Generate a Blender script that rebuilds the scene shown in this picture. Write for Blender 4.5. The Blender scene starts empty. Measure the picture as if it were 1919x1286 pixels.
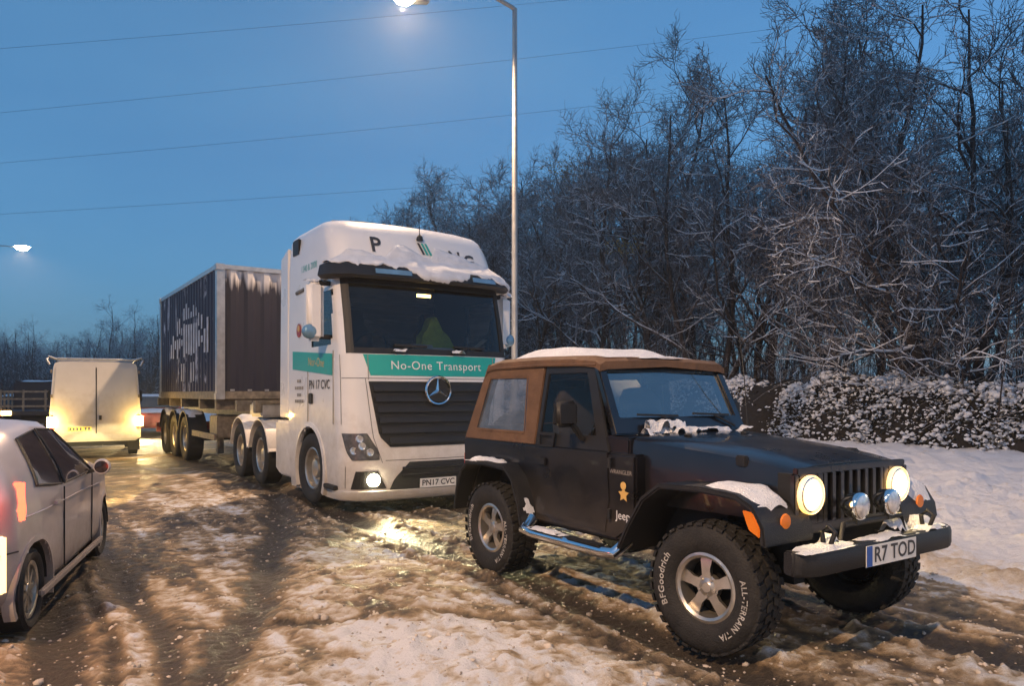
import bpy, bmesh, math, random
import numpy as np
from mathutils import Vector, Matrix
PI = math.pi
scene = bpy.context.scene
col = scene.collection
# ---------------------------------------------------------------- camera, sky, sun, exposure
cam_d = bpy.data.cameras.new('camera'); cam = bpy.data.objects.new('camera', cam_d); col.objects.link(cam)
cam.location = (0, 0, 1.55); cam.rotation_euler = (PI/2, 0, 0)
cam_d.sensor_width = 36; cam_d.lens = 36*1400/1919; cam_d.shift_y = 94/1919
cam_d.clip_start = 0.05; cam_d.clip_end = 3000
scene.camera = cam
SUN_E, SUN_A = math.radians(6), math.radians(64)
world = bpy.data.worlds.new('World'); scene.world = world; world.use_nodes = True
wn = world.node_tree
sky = wn.nodes.new('ShaderNodeTexSky'); sky.sky_type = 'NISHITA'; sky.sun_disc = False
sky.sun_elevation = SUN_E; sky.sun_rotation = SUN_A
sky.ozone_density = 4.8; sky.dust_density = 0.2; sky.air_density = 1.0
bg = wn.nodes['Background']; bg.inputs[1].default_value = 0.15
# thin even cloud veil over the clear dusk sky
wtc = wn.nodes.new('ShaderNodeTexCoord'); wsep = wn.nodes.new('ShaderNodeSeparateXYZ'); wn.links.new(wtc.outputs['Generated'], wsep.inputs[0])
wmap = wn.nodes.new('ShaderNodeMapping'); wmap.inputs['Scale'].default_value = (1.2, 1.2, 4.5); wn.links.new(wtc.outputs['Generated'], wmap.inputs[0])
wno = wn.nodes.new('ShaderNodeTexNoise'); wno.inputs['Scale'].default_value = 1.6; wno.inputs['Detail'].default_value = 5; wn.links.new(wmap.outputs[0], wno.inputs['Vector'])
wmr = wn.nodes.new('ShaderNodeMapRange'); wmr.inputs['From Min'].default_value = .3; wmr.inputs['From Max'].default_value = .75; wmr.inputs['To Min'].default_value = .34; wmr.inputs['To Max'].default_value = .66; wn.links.new(wno.outputs['Fac'], wmr.inputs['Value'])
wmx = wn.nodes.new('ShaderNodeMix'); wmx.data_type = 'RGBA'; wmx.inputs['B'].default_value = (.52, 1.38, 2.42, 1)
wn.links.new(wmr.outputs[0], wmx.inputs['Factor']); wn.links.new(sky.outputs[0], wmx.inputs['A']); wn.links.new(wmx.outputs['Result'], bg.inputs[0])
sun_d = bpy.data.lights.new('sun', 'SUN'); sun_d.energy = 0.04; sun_d.angle = math.radians(12); sun_d.color = (1, .85, .7)
sun = bpy.data.objects.new('sun', sun_d); col.objects.link(sun)
sun.rotation_euler = (PI/2-SUN_E, 0, PI-SUN_A)
scene.view_settings.view_transform = 'Standard'; scene.view_settings.look = 'None'
scene.view_settings.exposure = 0.78; scene.view_settings.gamma = 1
scene.render.engine = 'CYCLES'
scene.cycles.use_denoising = True
scene.cycles.max_bounces = 6; scene.cycles.diffuse_bounces = 3; scene.cycles.glossy_bounces = 3
scene.cycles.transparent_max_bounces = 12; scene.cycles.transmission_bounces = 4
scene.cycles.caustics_reflective = False; scene.cycles.caustics_refractive = False
scene.cycles.sample_clamp_indirect = 4.0
# road frame: u runs along the road away from the camera, n across it to the right
U = np.array([-.541, .841]); N = np.array([.841, .541])
def rp(t, s): return tuple(t*N + s*U)
# ---------------------------------------------------------------- numpy noise
_rs = np.random.RandomState(7); _perm = _rs.permutation(512); _g = _rs.uniform(-1, 1, 512)
def vnoise(x, y):
    xi = np.floor(x).astype(int); yi = np.floor(y).astype(int); xf = x-xi; yf = y-yi
    xf = xf*xf*(3-2*xf); yf = yf*yf*(3-2*yf)
    h = lambda a, b: _g[(_perm[(a + _perm[b & 511]) & 511])]
    return ((h(xi, yi)*(1-xf)+h(xi+1, yi)*xf)*(1-yf) + (h(xi, yi+1)*(1-xf)+h(xi+1, yi+1)*xf)*yf)
def fbm(x, y, o=4, g=.5):
    r = 0; a = 1
    for i in range(o):
        r = r + a*vnoise(x*2**i+17.3*i, y*2**i-9.1*i); a *= g
    return r
def sst(a, b, x): 
    t = np.clip((x-a)/(b-a), 0, 1); return t*t*(3-2*t)
# ---------------------------------------------------------------- materials
def nodes(m):
    m.use_nodes = True; nt = m.node_tree; return nt, nt.nodes, nt.links, nt.nodes['Principled BSDF']
def pm(name, c, rough=.5, metal=0, var=.12, scale=6, bump=0, bscale=60, coat=0, spec=.5, rvar=.1, dirt=None):
    m = bpy.data.materials.new(name); nt, nd, lk, b = nodes(m)
    tc = nd.new('ShaderNodeTexCoord'); nz = nd.new('ShaderNodeTexNoise'); nz.inputs['Scale'].default_value = scale; nz.inputs['Detail'].default_value = 6
    lk.new(tc.outputs['Object'], nz.inputs['Vector'])
    cr = nd.new('ShaderNodeValToRGB'); e = cr.color_ramp.elements
    e[0].position = .3; e[1].position = .7
    e[0].color = (*[x*(1-var) for x in c], 1); e[1].color = (*[min(1, x*(1+var)) for x in c], 1)
    lk.new(nz.outputs['Fac'], cr.inputs['Fac']); lk.new(cr.outputs['Color'], b.inputs['Base Color'])
    mr = nd.new('ShaderNodeMapRange'); mr.inputs['To Min'].default_value = max(.02, rough-rvar); mr.inputs['To Max'].default_value = min(1, rough+rvar)
    lk.new(nz.outputs['Fac'], mr.inputs['Value']); lk.new(mr.outputs[0], b.inputs['Roughness'])
    b.inputs['Metallic'].default_value = metal; b.inputs['Coat Weight'].default_value = coat; b.inputs['Specular IOR Level'].default_value = spec
    if dirt:
        # road grime and dried salt spray thrown up on the lower part of a vehicle
        z0, z1, dc, amt = dirt; sp = nd.new('ShaderNodeSeparateXYZ'); lk.new(tc.outputs['Object'], sp.inputs[0])
        nd1 = nd.new('ShaderNodeTexNoise'); nd1.inputs['Scale'].default_value = 5; nd1.inputs['Detail'].default_value = 9; nd1.inputs['Roughness'].default_value = .7; lk.new(tc.outputs['Object'], nd1.inputs['Vector'])
        d1 = nd.new('ShaderNodeMapRange'); d1.inputs['From Min'].default_value = z1; d1.inputs['From Max'].default_value = z0; d1.inputs['To Max'].default_value = .75; lk.new(sp.outputs['Z'], d1.inputs['Value'])
        d2 = nd.new('ShaderNodeMath'); d2.operation = 'ADD'; lk.new(d1.outputs[0], d2.inputs[0]); lk.new(nd1.outputs['Fac'], d2.inputs[1])
        d3 = nd.new('ShaderNodeMapRange'); d3.inputs['From Min'].default_value = .62; d3.inputs['From Max'].default_value = 1.25; d3.inputs['To Max'].default_value = amt; lk.new(d2.outputs[0], d3.inputs['Value'])
        dm = nd.new('ShaderNodeMix'); dm.data_type = 'RGBA'; dm.inputs['B'].default_value = (*dc, 1); lk.new(d3.outputs[0], dm.inputs['Factor']); lk.new(cr.outputs['Color'], dm.inputs['A']); lk.new(dm.outputs['Result'], b.inputs['Base Color'])
        dr = nd.new('ShaderNodeMix'); dr.inputs['B'].default_value = .8; lk.new(d3.outputs[0], dr.inputs['Factor']); lk.new(mr.outputs[0], dr.inputs['A']); lk.new(dr.outputs['Result'], b.inputs['Roughness'])
        dk = nd.new('ShaderNodeMath'); dk.operation = 'MULTIPLY_ADD'; dk.inputs[1].default_value = -coat; dk.inputs[2].default_value = coat; dk.use_clamp = True; lk.new(d3.outputs[0], dk.inputs[0]); lk.new(dk.outputs[0], b.inputs['Coat Weight'])
    if bump:
        n2 = nd.new('ShaderNodeTexNoise'); n2.inputs['Scale'].default_value = bscale; n2.inputs['Detail'].default_value = 5
        lk.new(tc.outputs['Object'], n2.inputs['Vector'])
        bp = nd.new('ShaderNodeBump'); bp.inputs['Strength'].default_value = bump; bp.inputs['Distance'].default_value = .02
        lk.new(n2.outputs['Fac'], bp.inputs['Height']); lk.new(bp.outputs[0], b.inputs['Normal'])
    return m
def em(name, c, s, base=(.8, .8, .8)):
    m = bpy.data.materials.new(name); nt, nd, lk, b = nodes(m)
    nz = nd.new('ShaderNodeTexNoise'); nz.inputs['Scale'].default_value = 30
    mr = nd.new('ShaderNodeMapRange'); mr.inputs['To Min'].default_value = s*.8; mr.inputs['To Max'].default_value = s*1.2
    lk.new(nz.outputs['Fac'], mr.inputs['Value']); lk.new(mr.outputs[0], b.inputs['Emission Strength'])
    b.inputs['Base Color'].default_value = (*base, 1); b.inputs['Emission Color'].default_value = (*c, 1); b.inputs['Roughness'].default_value = .2
    return m
def glass(name, tint, rough=.02, refl=1.0, clear=1.0, film=(.1, .1, .1), base=0):
    m = bpy.data.materials.new(name); m.use_nodes = True; nt = m.node_tree; nd = nt.nodes; lk = nt.links; nd.remove(nd['Principled BSDF'])
    tr = nd.new('ShaderNodeBsdfTransparent'); tr.inputs[0].default_value = (*tint, 1)
    gl = nd.new('ShaderNodeBsdfGlossy'); gl.inputs['Roughness'].default_value = rough
    df = nd.new('ShaderNodeBsdfDiffuse'); df.inputs[0].default_value = (*film, 1)
    m0 = nd.new('ShaderNodeMixShader'); nz = nd.new('ShaderNodeTexNoise'); nz.inputs['Scale'].default_value = 5; nz.inputs['Detail'].default_value = 5
    mr = nd.new('ShaderNodeMapRange'); mr.inputs['To Min'].default_value = 0; mr.inputs['To Max'].default_value = 2*(1-clear)
    lk.new(nz.outputs['Fac'], mr.inputs['Value']); lk.new(mr.outputs[0], m0.inputs[0]); lk.new(tr.outputs[0], m0.inputs[1]); lk.new(df.outputs[0], m0.inputs[2])
    fr = nd.new('ShaderNodeFresnel'); fr.inputs[0].default_value = 1.5
    mu = nd.new('ShaderNodeMath'); mu.operation = 'MULTIPLY_ADD'; mu.inputs[1].default_value = refl; mu.inputs[2].default_value = base; mu.use_clamp = True
    lk.new(fr.outputs[0], mu.inputs[0]); mx = nd.new('ShaderNodeMixShader')
    lk.new(mu.outputs[0], mx.inputs[0]); lk.new(m0.outputs[0], mx.inputs[1]); lk.new(gl.outputs[0], mx.inputs[2])
    lk.new(mx.outputs[0], nd['Material Output'].inputs[0]); return m
def snowy(name, c, snow=(.72, .74, .78), lo=.15, hi=.55, rough=.85, scale=8, nz_amt=.5):
    """a dry surface that carries settled snow wherever it faces up"""
    m = bpy.data.materials.new(name); nt, nd, lk, b = nodes(m)
    g = nd.new('ShaderNodeNewGeometry'); sp = nd.new('ShaderNodeSeparateXYZ'); lk.new(g.outputs['Normal'], sp.inputs[0])
    nz = nd.new('ShaderNodeTexNoise'); nz.inputs['Scale'].default_value = scale; nz.inputs['Detail'].default_value = 4
    lk.new(g.outputs['Position'], nz.inputs['Vector'])
    ma = nd.new('ShaderNodeMath'); ma.operation = 'MULTIPLY_ADD'; ma.inputs[1].default_value = nz_amt; lk.new(nz.outputs['Fac'], ma.inputs[0]); lk.new(sp.outputs['Z'], ma.inputs[2])
    mr = nd.new('ShaderNodeMapRange'); mr.interpolation_type = 'SMOOTHSTEP'; mr.inputs['From Min'].default_value = lo+nz_amt/2; mr.inputs['From Max'].default_value = hi+nz_amt/2
    lk.new(ma.outputs[0], mr.inputs['Value'])
    cr = nd.new('ShaderNodeValToRGB'); e = cr.color_ramp.elements; e[0].position = .3; e[1].position = .7
    e[0].color = (*[x*.6 for x in c], 1); e[1].color = (*[x*1.5 for x in c], 1); lk.new(nz.outputs['Fac'], cr.inputs['Fac'])
    mx = nd.new('ShaderNodeMix'); mx.data_type = 'RGBA'; lk.new(mr.outputs[0], mx.inputs['Factor']); lk.new(cr.outputs['Color'], mx.inputs['A']); mx.inputs['B'].default_value = (*snow, 1)
    lk.new(mx.outputs['Result'], b.inputs['Base Color']); b.inputs['Roughness'].default_value = rough; b.inputs['Specular IOR Level'].default_value = .2
    return m
M = {}
M['snow'] = pm('snow', (.74, .75, .78), .75, 0, .08, 9, .9, 85, spec=.3)
M['bark'] = snowy('bark', (.05, .038, .033), lo=.2, hi=.65)
M['twig'] = snowy('twig', (.085, .066, .058), lo=.0, hi=.65, nz_amt=.5, scale=3)
M['leafy'] = snowy('leafy', (.05, .04, .022), lo=.25, hi=.6, scale=5, nz_amt=.8)
M['autumn'] = pm('autumn', (.28, .2, .06), .7)
M['black_paint'] = pm('black_paint', (.007, .0065, .008), .3, 0, .3, 4, coat=.5, rvar=.1, dirt=(.40, .95, (.07, .055, .04), .6))
M['black_plastic'] = pm('black_plastic', (.011, .0105, .011), .55, 0, .3, 8, .2, 120)
M['rubber'] = pm('rubber', (.016, .015, .014), .75, 0, .5, 14, .4, 90)
M['alloy'] = pm('alloy', (.52, .48, .42), .35, .85, .15, 12)
M['steel'] = pm('steel', (.5, .5, .5), .4, .8, .15, 10)
M['dull_steel'] = pm('dull_steel', (.2, .17, .13), .6, .3, .4, 10)
M['chrome'] = pm('chrome', (.75, .76, .78), .12, 1, .05, 6)
M['tan'] = pm('tan_canvas', (.13, .07, .038), .85, 0, .22, 7, .8, 11)
M['seat'] = pm('seat_fabric', (.035, .025, .02), .9, 0, .2, 30)
M['dark'] = pm('dark_interior', (.012, .012, .013), .85, 0, .2, 6)
M['white_paint'] = pm('white_paint', (.78, .755, .73), .3, 0, .05, 1.5, coat=.4, dirt=(.2, 1.5, (.30, .24, .17), .6))
M['van_white'] = pm('van_white', (.62, .6, .56), .4, 0, .07, 2, coat=.2, dirt=(.5, 1.9, (.28, .23, .16), .6))
M['silver'] = pm('silver_paint', (.52, .455, .44), .32, .25, .06, 3, coat=.5, dirt=(.2, .8, (.2, .16, .12), .7))
M['teal'] = pm('teal_vinyl', (.015, .36, .31), .35, 0, .06, 3)
M['letter_white'] = pm('letter_white', (.8, .8, .78), .4)
M['tyre_white'] = pm('tyre_white', (.42, .40, .37), .7, 0, .4, 20)
M['lamp_inner'] = pm('lamp_inner', (.16, .16, .17), .22, .6, .3, 25, coat=.6)
M['gap'] = pm('panel_gap', (.10, .095, .09), .8)
M['letter_dark'] = pm('letter_dark', (.04, .04, .045), .5)
M['letter_grey'] = pm('letter_grey', (.3, .27, .24), .5)
M['letter_gold'] = pm('letter_gold', (.65, .4, .12), .4)
M['plate_white'] = pm('plate_white', (.78, .76, .72), .4)
M['plate_yellow'] = pm('plate_yellow', (.8, .6, .03), .4)
M['blue'] = pm('blue_band', (.02, .1, .4), .4)
M['red'] = pm('red_paint', (.35, .04, .03), .4)
M['navy'] = pm('navy_paint', (.014, .016, .026), .5, 0, .3, 3)
M['amber'] = pm('amber_lens', (.75, .2, .02), .2)
M['amber_lit'] = em('amber_lit', (1, .55, .12), 14)
M['red_lit'] = em('red_lit', (1, .07, .03), 4, (.4, .02, .02))
M['tail_core'] = em('tail_core', (1, .5, .12), 2.2)
M['head_lit'] = em('head_lit', (1, .74, .34), 40)
M['lens_lit'] = em('lens_lit', (1, .6, .17), 3.2)
M['halo_lit'] = em('halo_lit', (1, .5, .1), 1.2)
M['bumper_glow'] = em('bumper_glow', (1, .6, .2), 1.3)
M['fog_lit'] = em('fog_lit', (1, .85, .55), 45)
M['lamp_lit'] = em('lamp_lit', (1, .86, .62), 60)
M['lens'] = pm('clear_lens', (.75, .75, .75), .1, .6, .2, 40)
M['hivis'] = pm('hivis', (.35, .55, .04), .8, 0, .2, 14, .3, 40)
M['paper'] = pm('paper', (.75, .74, .7), .7)
M['jglass'] = glass('jeep_glass', (.6, .7, .76), refl=1.6, clear=.9, film=(.2, .3, .35), base=.2)
M['doorglass'] = glass('door_glass', (.85, .87, .88), refl=.7, clear=.98)
M['vinyl'] = glass('vinyl_window', (.7, .72, .75), .12, 1.6, .75, (.35, .36, .4))
M['cabglass'] = glass('cab_glass', (.45, .5, .52), refl=1.3, clear=.97, film=(.06, .08, .1))
M['carglass'] = pm('car_glass', (.03, .02, .02), .06, 0, .2, 3, coat=1)
M['skyglass'] = pm('sky_reflection_glass', (.16, .3, .42), .12, .3, .2, 5)  # blue of the reflected sky put into the glass colour
M['mirror'] = pm('mirror_glass', (.75, .8, .85), .04, 1, .02)
M['galv'] = pm('galvanised', (.36, .36, .35), .45, .5, .12, 5)
M['wire'] = pm('wire', (.06, .1, .14), .6)
# ---------------------------------------------------------------- mesh builder
class MB:
    def __init__(s): s.v = []; s.f = []
    def add(s, v, f):
        o = len(s.v); s.v += [tuple(map(float, p)) for p in v]; s.f += [tuple(i+o for i in q) for q in f]; return s
    def box(s, x0, x1, y0, y1, z0, z1):
        return s.add([(x0,y0,z0),(x1,y0,z0),(x1,y1,z0),(x0,y1,z0),(x0,y0,z1),(x1,y0,z1),(x1,y1,z1),(x0,y1,z1)],
                     [(0,3,2,1),(4,5,6,7),(0,1,5,4),(1,2,6,5),(2,3,7,6),(3,0,4,7)])
    def prism(s, prof, y0, y1, ax='y'):
        n = len(prof)
        P = {'y': lambda a, b, c: (a, c, b), 'x': lambda a, b, c: (c, a, b), 'z': lambda a, b, c: (a, b, c)}[ax]
        v = [P(a, b, y0) for a, b in prof]+[P(a, b, y1) for a, b in prof]
        return s.add(v, [tuple(range(n))[::-1], tuple(range(n, 2*n))]+[(i, (i+1) % n, n+(i+1) % n, n+i) for i in range(n)])
    def loft(s, secs, closed=True, caps=True):
        n = len(secs[0]); v = [p for q in secs for p in q]; f = []
        for k in range(len(secs)-1):
            for i in range(n if closed else n-1):
                j = (i+1) % n; f.append((k*n+i, k*n+j, (k+1)*n+j, (k+1)*n+i))
        if caps and closed: f += [tuple(range(n))[::-1], tuple(range((len(secs)-1)*n, len(secs)*n))]
        return s.add(v, f)
    def tube(s, pts, r, n=8, caps=True):
        pts = [Vector(p) for p in pts]; rr = r if isinstance(r, (list, tuple)) else [r]*len(pts); secs = []
        for i, p in enumerate(pts):
            d = (pts[min(i+1, len(pts)-1)]-pts[max(i-1, 0)]).normalized()
            a = d.cross(Vector((0, 0, 1)) if abs(d.z) < .9 else Vector((1, 0, 0))).normalized(); b = d.cross(a)
            secs.append([p+(a*math.cos(2*PI*k/n)+b*math.sin(2*PI*k/n))*rr[i] for k in range(n)])
        return s.loft(secs, True, caps)
    def lathe(s, prof, c=(0, 0, 0), ax='y', n=24, caps=True):
        secs = []
        for r, h in prof:
            q = []
            for k in range(n):
                a = 2*PI*k/n; x, y = r*math.cos(a), r*math.sin(a)
                q.append({'y': (c[0]+x, c[1]+h, c[2]+y), 'x': (c[0]+h, c[1]+x, c[2]+y), 'z': (c[0]+x, c[1]+y, c[2]+h)}[ax])
            secs.append(q)
        return s.loft(secs, True, caps)
    def bar(s, p0, p1, w, h, up=(0, 0, 1)):
        p0 = Vector(p0); p1 = Vector(p1); d = (p1-p0).normalized(); a = d.cross(Vector(up)).normalized(); b = a.cross(d)
        sec = lambda p: [p+a*w/2+b*h/2, p-a*w/2+b*h/2, p-a*w/2-b*h/2, p+a*w/2-b*h/2]
        return s.loft([sec(p0), sec(p1)])
    def ribbon(s, pl, th, y0, y1):
        """strip that follows a polyline in x,z with thickness th (inward, downwards) between y0 and y1"""
        out = []; n = len(pl)
        for i, (x, z) in enumerate(pl):
            a = pl[max(0, i-1)]; b = pl[min(n-1, i+1)]; dx, dz = b[0]-a[0], b[1]-a[1]; l = math.hypot(dx, dz) or 1
            nx, nz = -dz/l, dx/l
            if nz < -.3 or (abs(nz) <= .3 and False): nx, nz = -nx, -nz
            out.append([(x, y0, z), (x, y1, z), (x-nx*th, y1, z-nz*th), (x-nx*th, y0, z-nz*th)])
        return s.loft(out)
    def ring4(s, outer, inner, th=(0, .02, 0)):
        """frame between two outlines with the same number of points, with thickness vector th"""
        n = len(outer); t = Vector(th); v = [Vector(p) for p in outer]+[Vector(p) for p in inner]; v += [p+t for p in v]; f = []
        for i in range(n):
            j = (i+1) % n
            f += [(i, j, n+j, n+i), (2*n+i, 3*n+i, 3*n+j, 2*n+j), (i, 2*n+i, 2*n+j, j), (n+i, n+j, 3*n+j, 3*n+i)]
        return s.add(v, f)
    def mesh(s, name, smooth=None, bevel=0, seg=2):
        me = bpy.data.meshes.new(name); me.from_pydata(s.v, [], s.f); me.update()
        bm = bmesh.new(); bm.from_mesh(me)
        bmesh.ops.recalc_face_normals(bm, faces=bm.faces)
        if bevel:
            es = [e for e in bm.edges if len(e.link_faces) == 2 and e.calc_face_angle(0) > .5]
            bmesh.ops.bevel(bm, geom=es, offset=bevel, segments=seg, affect='EDGES', clamp_overlap=True)
        bm.to_mesh(me); bm.free()
        if smooth is not None:
            me.polygons.foreach_set('use_smooth', [True]*len(me.polygons)); me.set_sharp_from_angle(angle=math.radians(smooth))
        return me
    def build(s, name, mat, parent=None, smooth=None, bevel=0, seg=2, label=None):
        me = s.mesh(name, smooth, bevel, seg); return obj(name, me, mat, parent, label)
def obj(name, me, mat, parent=None, label=None):
    o = bpy.data.objects.new(name, me); col.objects.link(o)
    if mat is not None and not me.materials: me.materials.append(M[mat] if isinstance(mat, str) else mat)
    if parent is not None: o.parent = parent
    if label: o['label'] = label
    return o
def thing(name, label, cat, loc=(0, 0, 0), rz=0, group=None):
    o = bpy.data.objects.new(name, None); col.objects.link(o); o.location = loc; o.rotation_euler = (0, 0, rz); o.empty_display_size = .3
    o['label'] = label; o['category'] = cat
    if group: o['group'] = group
    return o
def tag(o, label, cat, group=None):
    o['label'] = label; o['category'] = cat
    if group: o['group'] = group
    return o
def sub(name, parent, loc=(0, 0, 0), rot=(0, 0, 0), label=None):
    o = bpy.data.objects.new(name, None); col.objects.link(o); o.parent = parent; o.location = loc; o.rotation_euler = rot; o.empty_display_size = .1
    if label: o['label'] = label
    return o
def text_mesh(name, body, size, fn, align='CENTER', shear=0, space=1, off=0):
    c = bpy.data.curves.new('t', 'FONT'); c.body = body; c.size = size; c.align_x = align; c.align_y = 'CENTER'; c.shear = shear; c.space_character = space; c.resolution_u = 3; c.offset = off
    o = bpy.data.objects.new('t', c); me = bpy.data.meshes.new_from_object(o); bpy.data.objects.remove(o); bpy.data.curves.remove(c)
    me.name = name; me.materials.clear()
    for v in me.vertices: v.co = fn(v.co.x, v.co.y)
    return me
def snowpad(name, parent, x0, x1, y0, y1, zf, h, seed=0, nx=0, ny=0, rag=.25, p=3.0, mat='snow'):
    """a settled cushion of snow on a surface zf(x,y)"""
    nx = int(min(90, max(14, (x1-x0)/.018))); ny = int(min(90, max(14, (y1-y0)/.018)))
    xs = np.linspace(x0, x1, nx); ys = np.linspace(y0, y1, ny); X, Y = np.meshgrid(xs, ys, indexing='ij')
    a = np.abs((X-x0)/(x1-x0)*2-1); b = np.abs((Y-y0)/(y1-y0)*2-1)
    sc = 1.0/max(.05, min(x1-x0, y1-y0))
    d = 1-(a**p+b**p)**(1/p)+rag*fbm(X*sc*1.3+seed*3.7, Y*sc*1.3-seed*2.1, 3, .45)
    h *= .75; H = h*(sst(-.02, .5, d)**.85)*(1+.22*fbm(X*sc*1.6+seed, Y*sc*1.6, 3))-.004
    Z = np.vectorize(zf)(X, Y)+H
    v = np.stack([X, Y, Z], -1).reshape(-1, 3); f = []
    for i in range(nx-1):
        for j in range(ny-1):
            if (d[i:i+2, j:j+2] > -.02).any(): f.append((i*ny+j, (i+1)*ny+j, (i+1)*ny+j+1, i*ny+j+1))
    me = bpy.data.meshes.new(name); me.from_pydata(v.tolist(), [], f); me.update()
    bm = bmesh.new(); bm.from_mesh(me); bmesh.ops.delete(bm, geom=[q for q in bm.verts if not q.link_faces], context='VERTS'); bm.to_mesh(me); bm.free()
    me.polygons.foreach_set('use_smooth', [True]*len(me.polygons))
    o = obj(name, me, mat, parent); o['kind'] = 'stuff'; return o
def lamp_spot(name, parent, loc, direction, power, colr, angle, blend=.4, size=.06):
    d = bpy.data.lights.new(name, 'SPOT'); d.energy = power; d.color = colr; d.spot_size = math.radians(angle); d.spot_blend = blend; d.shadow_soft_size = size
    o = bpy.data.objects.new(name, d); col.objects.link(o); o.parent = parent; o.location = loc
    o.rotation_euler = Vector(direction).to_track_quat('-Z', 'Y').to_euler(); return o
# ---------------------------------------------------------------- wheels (axle along y, outer face at -y)
_wc = {}
def tyre_mesh(R, w, rim, lug):
    k = ('t', R, w, rim, lug)
    if k in _wc: return _wc[k]
    m = MB(); h = w/2; sh = R-rim
    m.lathe([(rim, h*.72), (rim+sh*.25, h*.95), (rim+sh*.6, h), (R-.035, h*.93), (R-.012, h*.78), (R-.012, -h*.78), (R-.035, -h*.93), (rim+sh*.6, -h), (rim+sh*.25, -h*.95), (rim, -h*.72), (rim-.012, -h*.5), (rim-.012, h*.5)], n=48, caps=False)
    m.f += [tuple((11*48+i, 11*48+(i+1) % 48, (i+1) % 48, i)) for i in range(48)]
    if lug:
        nl = 34
        for i in range(nl):
            for row, (ya, yb, o) in enumerate(((-h*.96, -h*.5, 0), (-h*.42, -.01, .5), (.01, h*.42, 0), (h*.5, h*.96, .5))):
                a0 = 2*PI*(i+o)/nl; a1 = a0+2*PI/nl*.62; r0 = R-.02; r1 = R if row in (1, 2) else R-.004; sk = .04*(1 if row < 2 else -1)
                q = []
                for r in (r0, r1):
                    for a, y, s2 in ((a0, ya, 0), (a1, ya, 0), (a1, yb, sk), (a0, yb, sk)): q.append((r*math.cos(a+s2), y, r*math.sin(a+s2)))
                m.add(q, [(4, 5, 6, 7), (0, 1, 5, 4), (1, 2, 6, 5), (2, 3, 7, 6), (3, 0, 4, 7)])
    me = m.mesh('tyre', 35); me.materials.append(M['rubber']); _wc[k] = me; return me
def rim_mesh(rim, w, style, mat):
    k = ('r', rim, w, style, mat)
    if k in _wc: return _wc[k]
    m = MB(); h = w/2
    m.lathe([(rim+.004, -h*.66), (rim+.006, -h*.74), (rim-.012, -h*.78), (rim-.028, -h*.7), (rim-.034, -h*.3), (rim-.04, h*.6)], n=40, caps=False)
    if style == 'five':
        for i in range(5):
            a = 2*PI*i/5+PI/2+.15; ca, sa = math.cos(a), math.sin(a)
            sec = lambda r, wd, y, t: [(ca*r-sa*wd, y, sa*r+ca*wd), (ca*r+sa*wd, y, sa*r-ca*wd), (ca*r+sa*wd*.8, y+t, sa*r-ca*wd*.8), (ca*r-sa*wd*.8, y+t, sa*r+ca*wd*.8)]
            m.loft([sec(.03, .035, -h*.52, .03), sec(rim*.5, .028, -h*.6, .035), sec(rim-.03, .042, -h*.5, .03)])
            m.lathe([(.009, -h*.62), (.009, -h*.4)], (.055*math.cos(a+.6), 0, .055*math.sin(a+.6)), n=6)
        m.lathe([(0.001, -h*.62), (.03, -h*.62), (.036, -h*.58), (.075, -h*.52), (.075, -h*.2)], n=20)
    elif style == 'truck':
        m.lathe([(rim-.035, -h*.2), (rim-.06, -h*.05), (.13, -h*.22), (.12, -h*.55), (.07, -h*.62), (.001, -h*.63)], n=32, caps=False)
        for i in range(10):
            a = 2*PI*i/10; m.lathe([(.016, -h*.4), (.016, -h*.1)], (.155*math.cos(a), 0, .155*math.sin(a)), n=6)
    elif style == 'multi':
        for i in range(9):
            a = 2*PI*i/9; ca, sa = math.cos(a), math.sin(a)
            sec = lambda r, wd, y: [(ca*r-sa*wd, y, sa*r+ca*wd), (ca*r+sa*wd, y, sa*r-ca*wd), (ca*r+sa*wd, y+.02, sa*r-ca*wd), (ca*r-sa*wd, y+.02, sa*r+ca*wd)]
            m.loft([sec(.03, .018, -h*.6), sec(rim-.02, .02, -h*.55)])
        m.lathe([(.001, -h*.66), (.04, -h*.64), (.05, -h*.4)], n=16)
    me = m.mesh('rim', 35); me.materials.append(M[mat]); _wc[k] = me; return me
def wheel(parent, loc, R, w, rim, style='truck', rmat='steel', lug=False, flip=False, steer=0, hub=True, spin=0):
    wh = sub('wheel', parent, loc, (0, spin, (PI if flip else 0)+steer))
    obj('tyre', tyre_mesh(R, w, rim, lug), None, wh); obj('rim', rim_mesh(rim, w, style, rmat), None, wh)
    k = ('d', rim, w)
    if k not in _wc:
        me = MB().lathe([(rim-.02, w*.05), (.02, w*.05)], n=24).mesh('brake_disc'); me.materials.append(M['dark']); _wc[k] = me
    obj('brake_disc', _wc[k], None, wh); return wh
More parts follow.
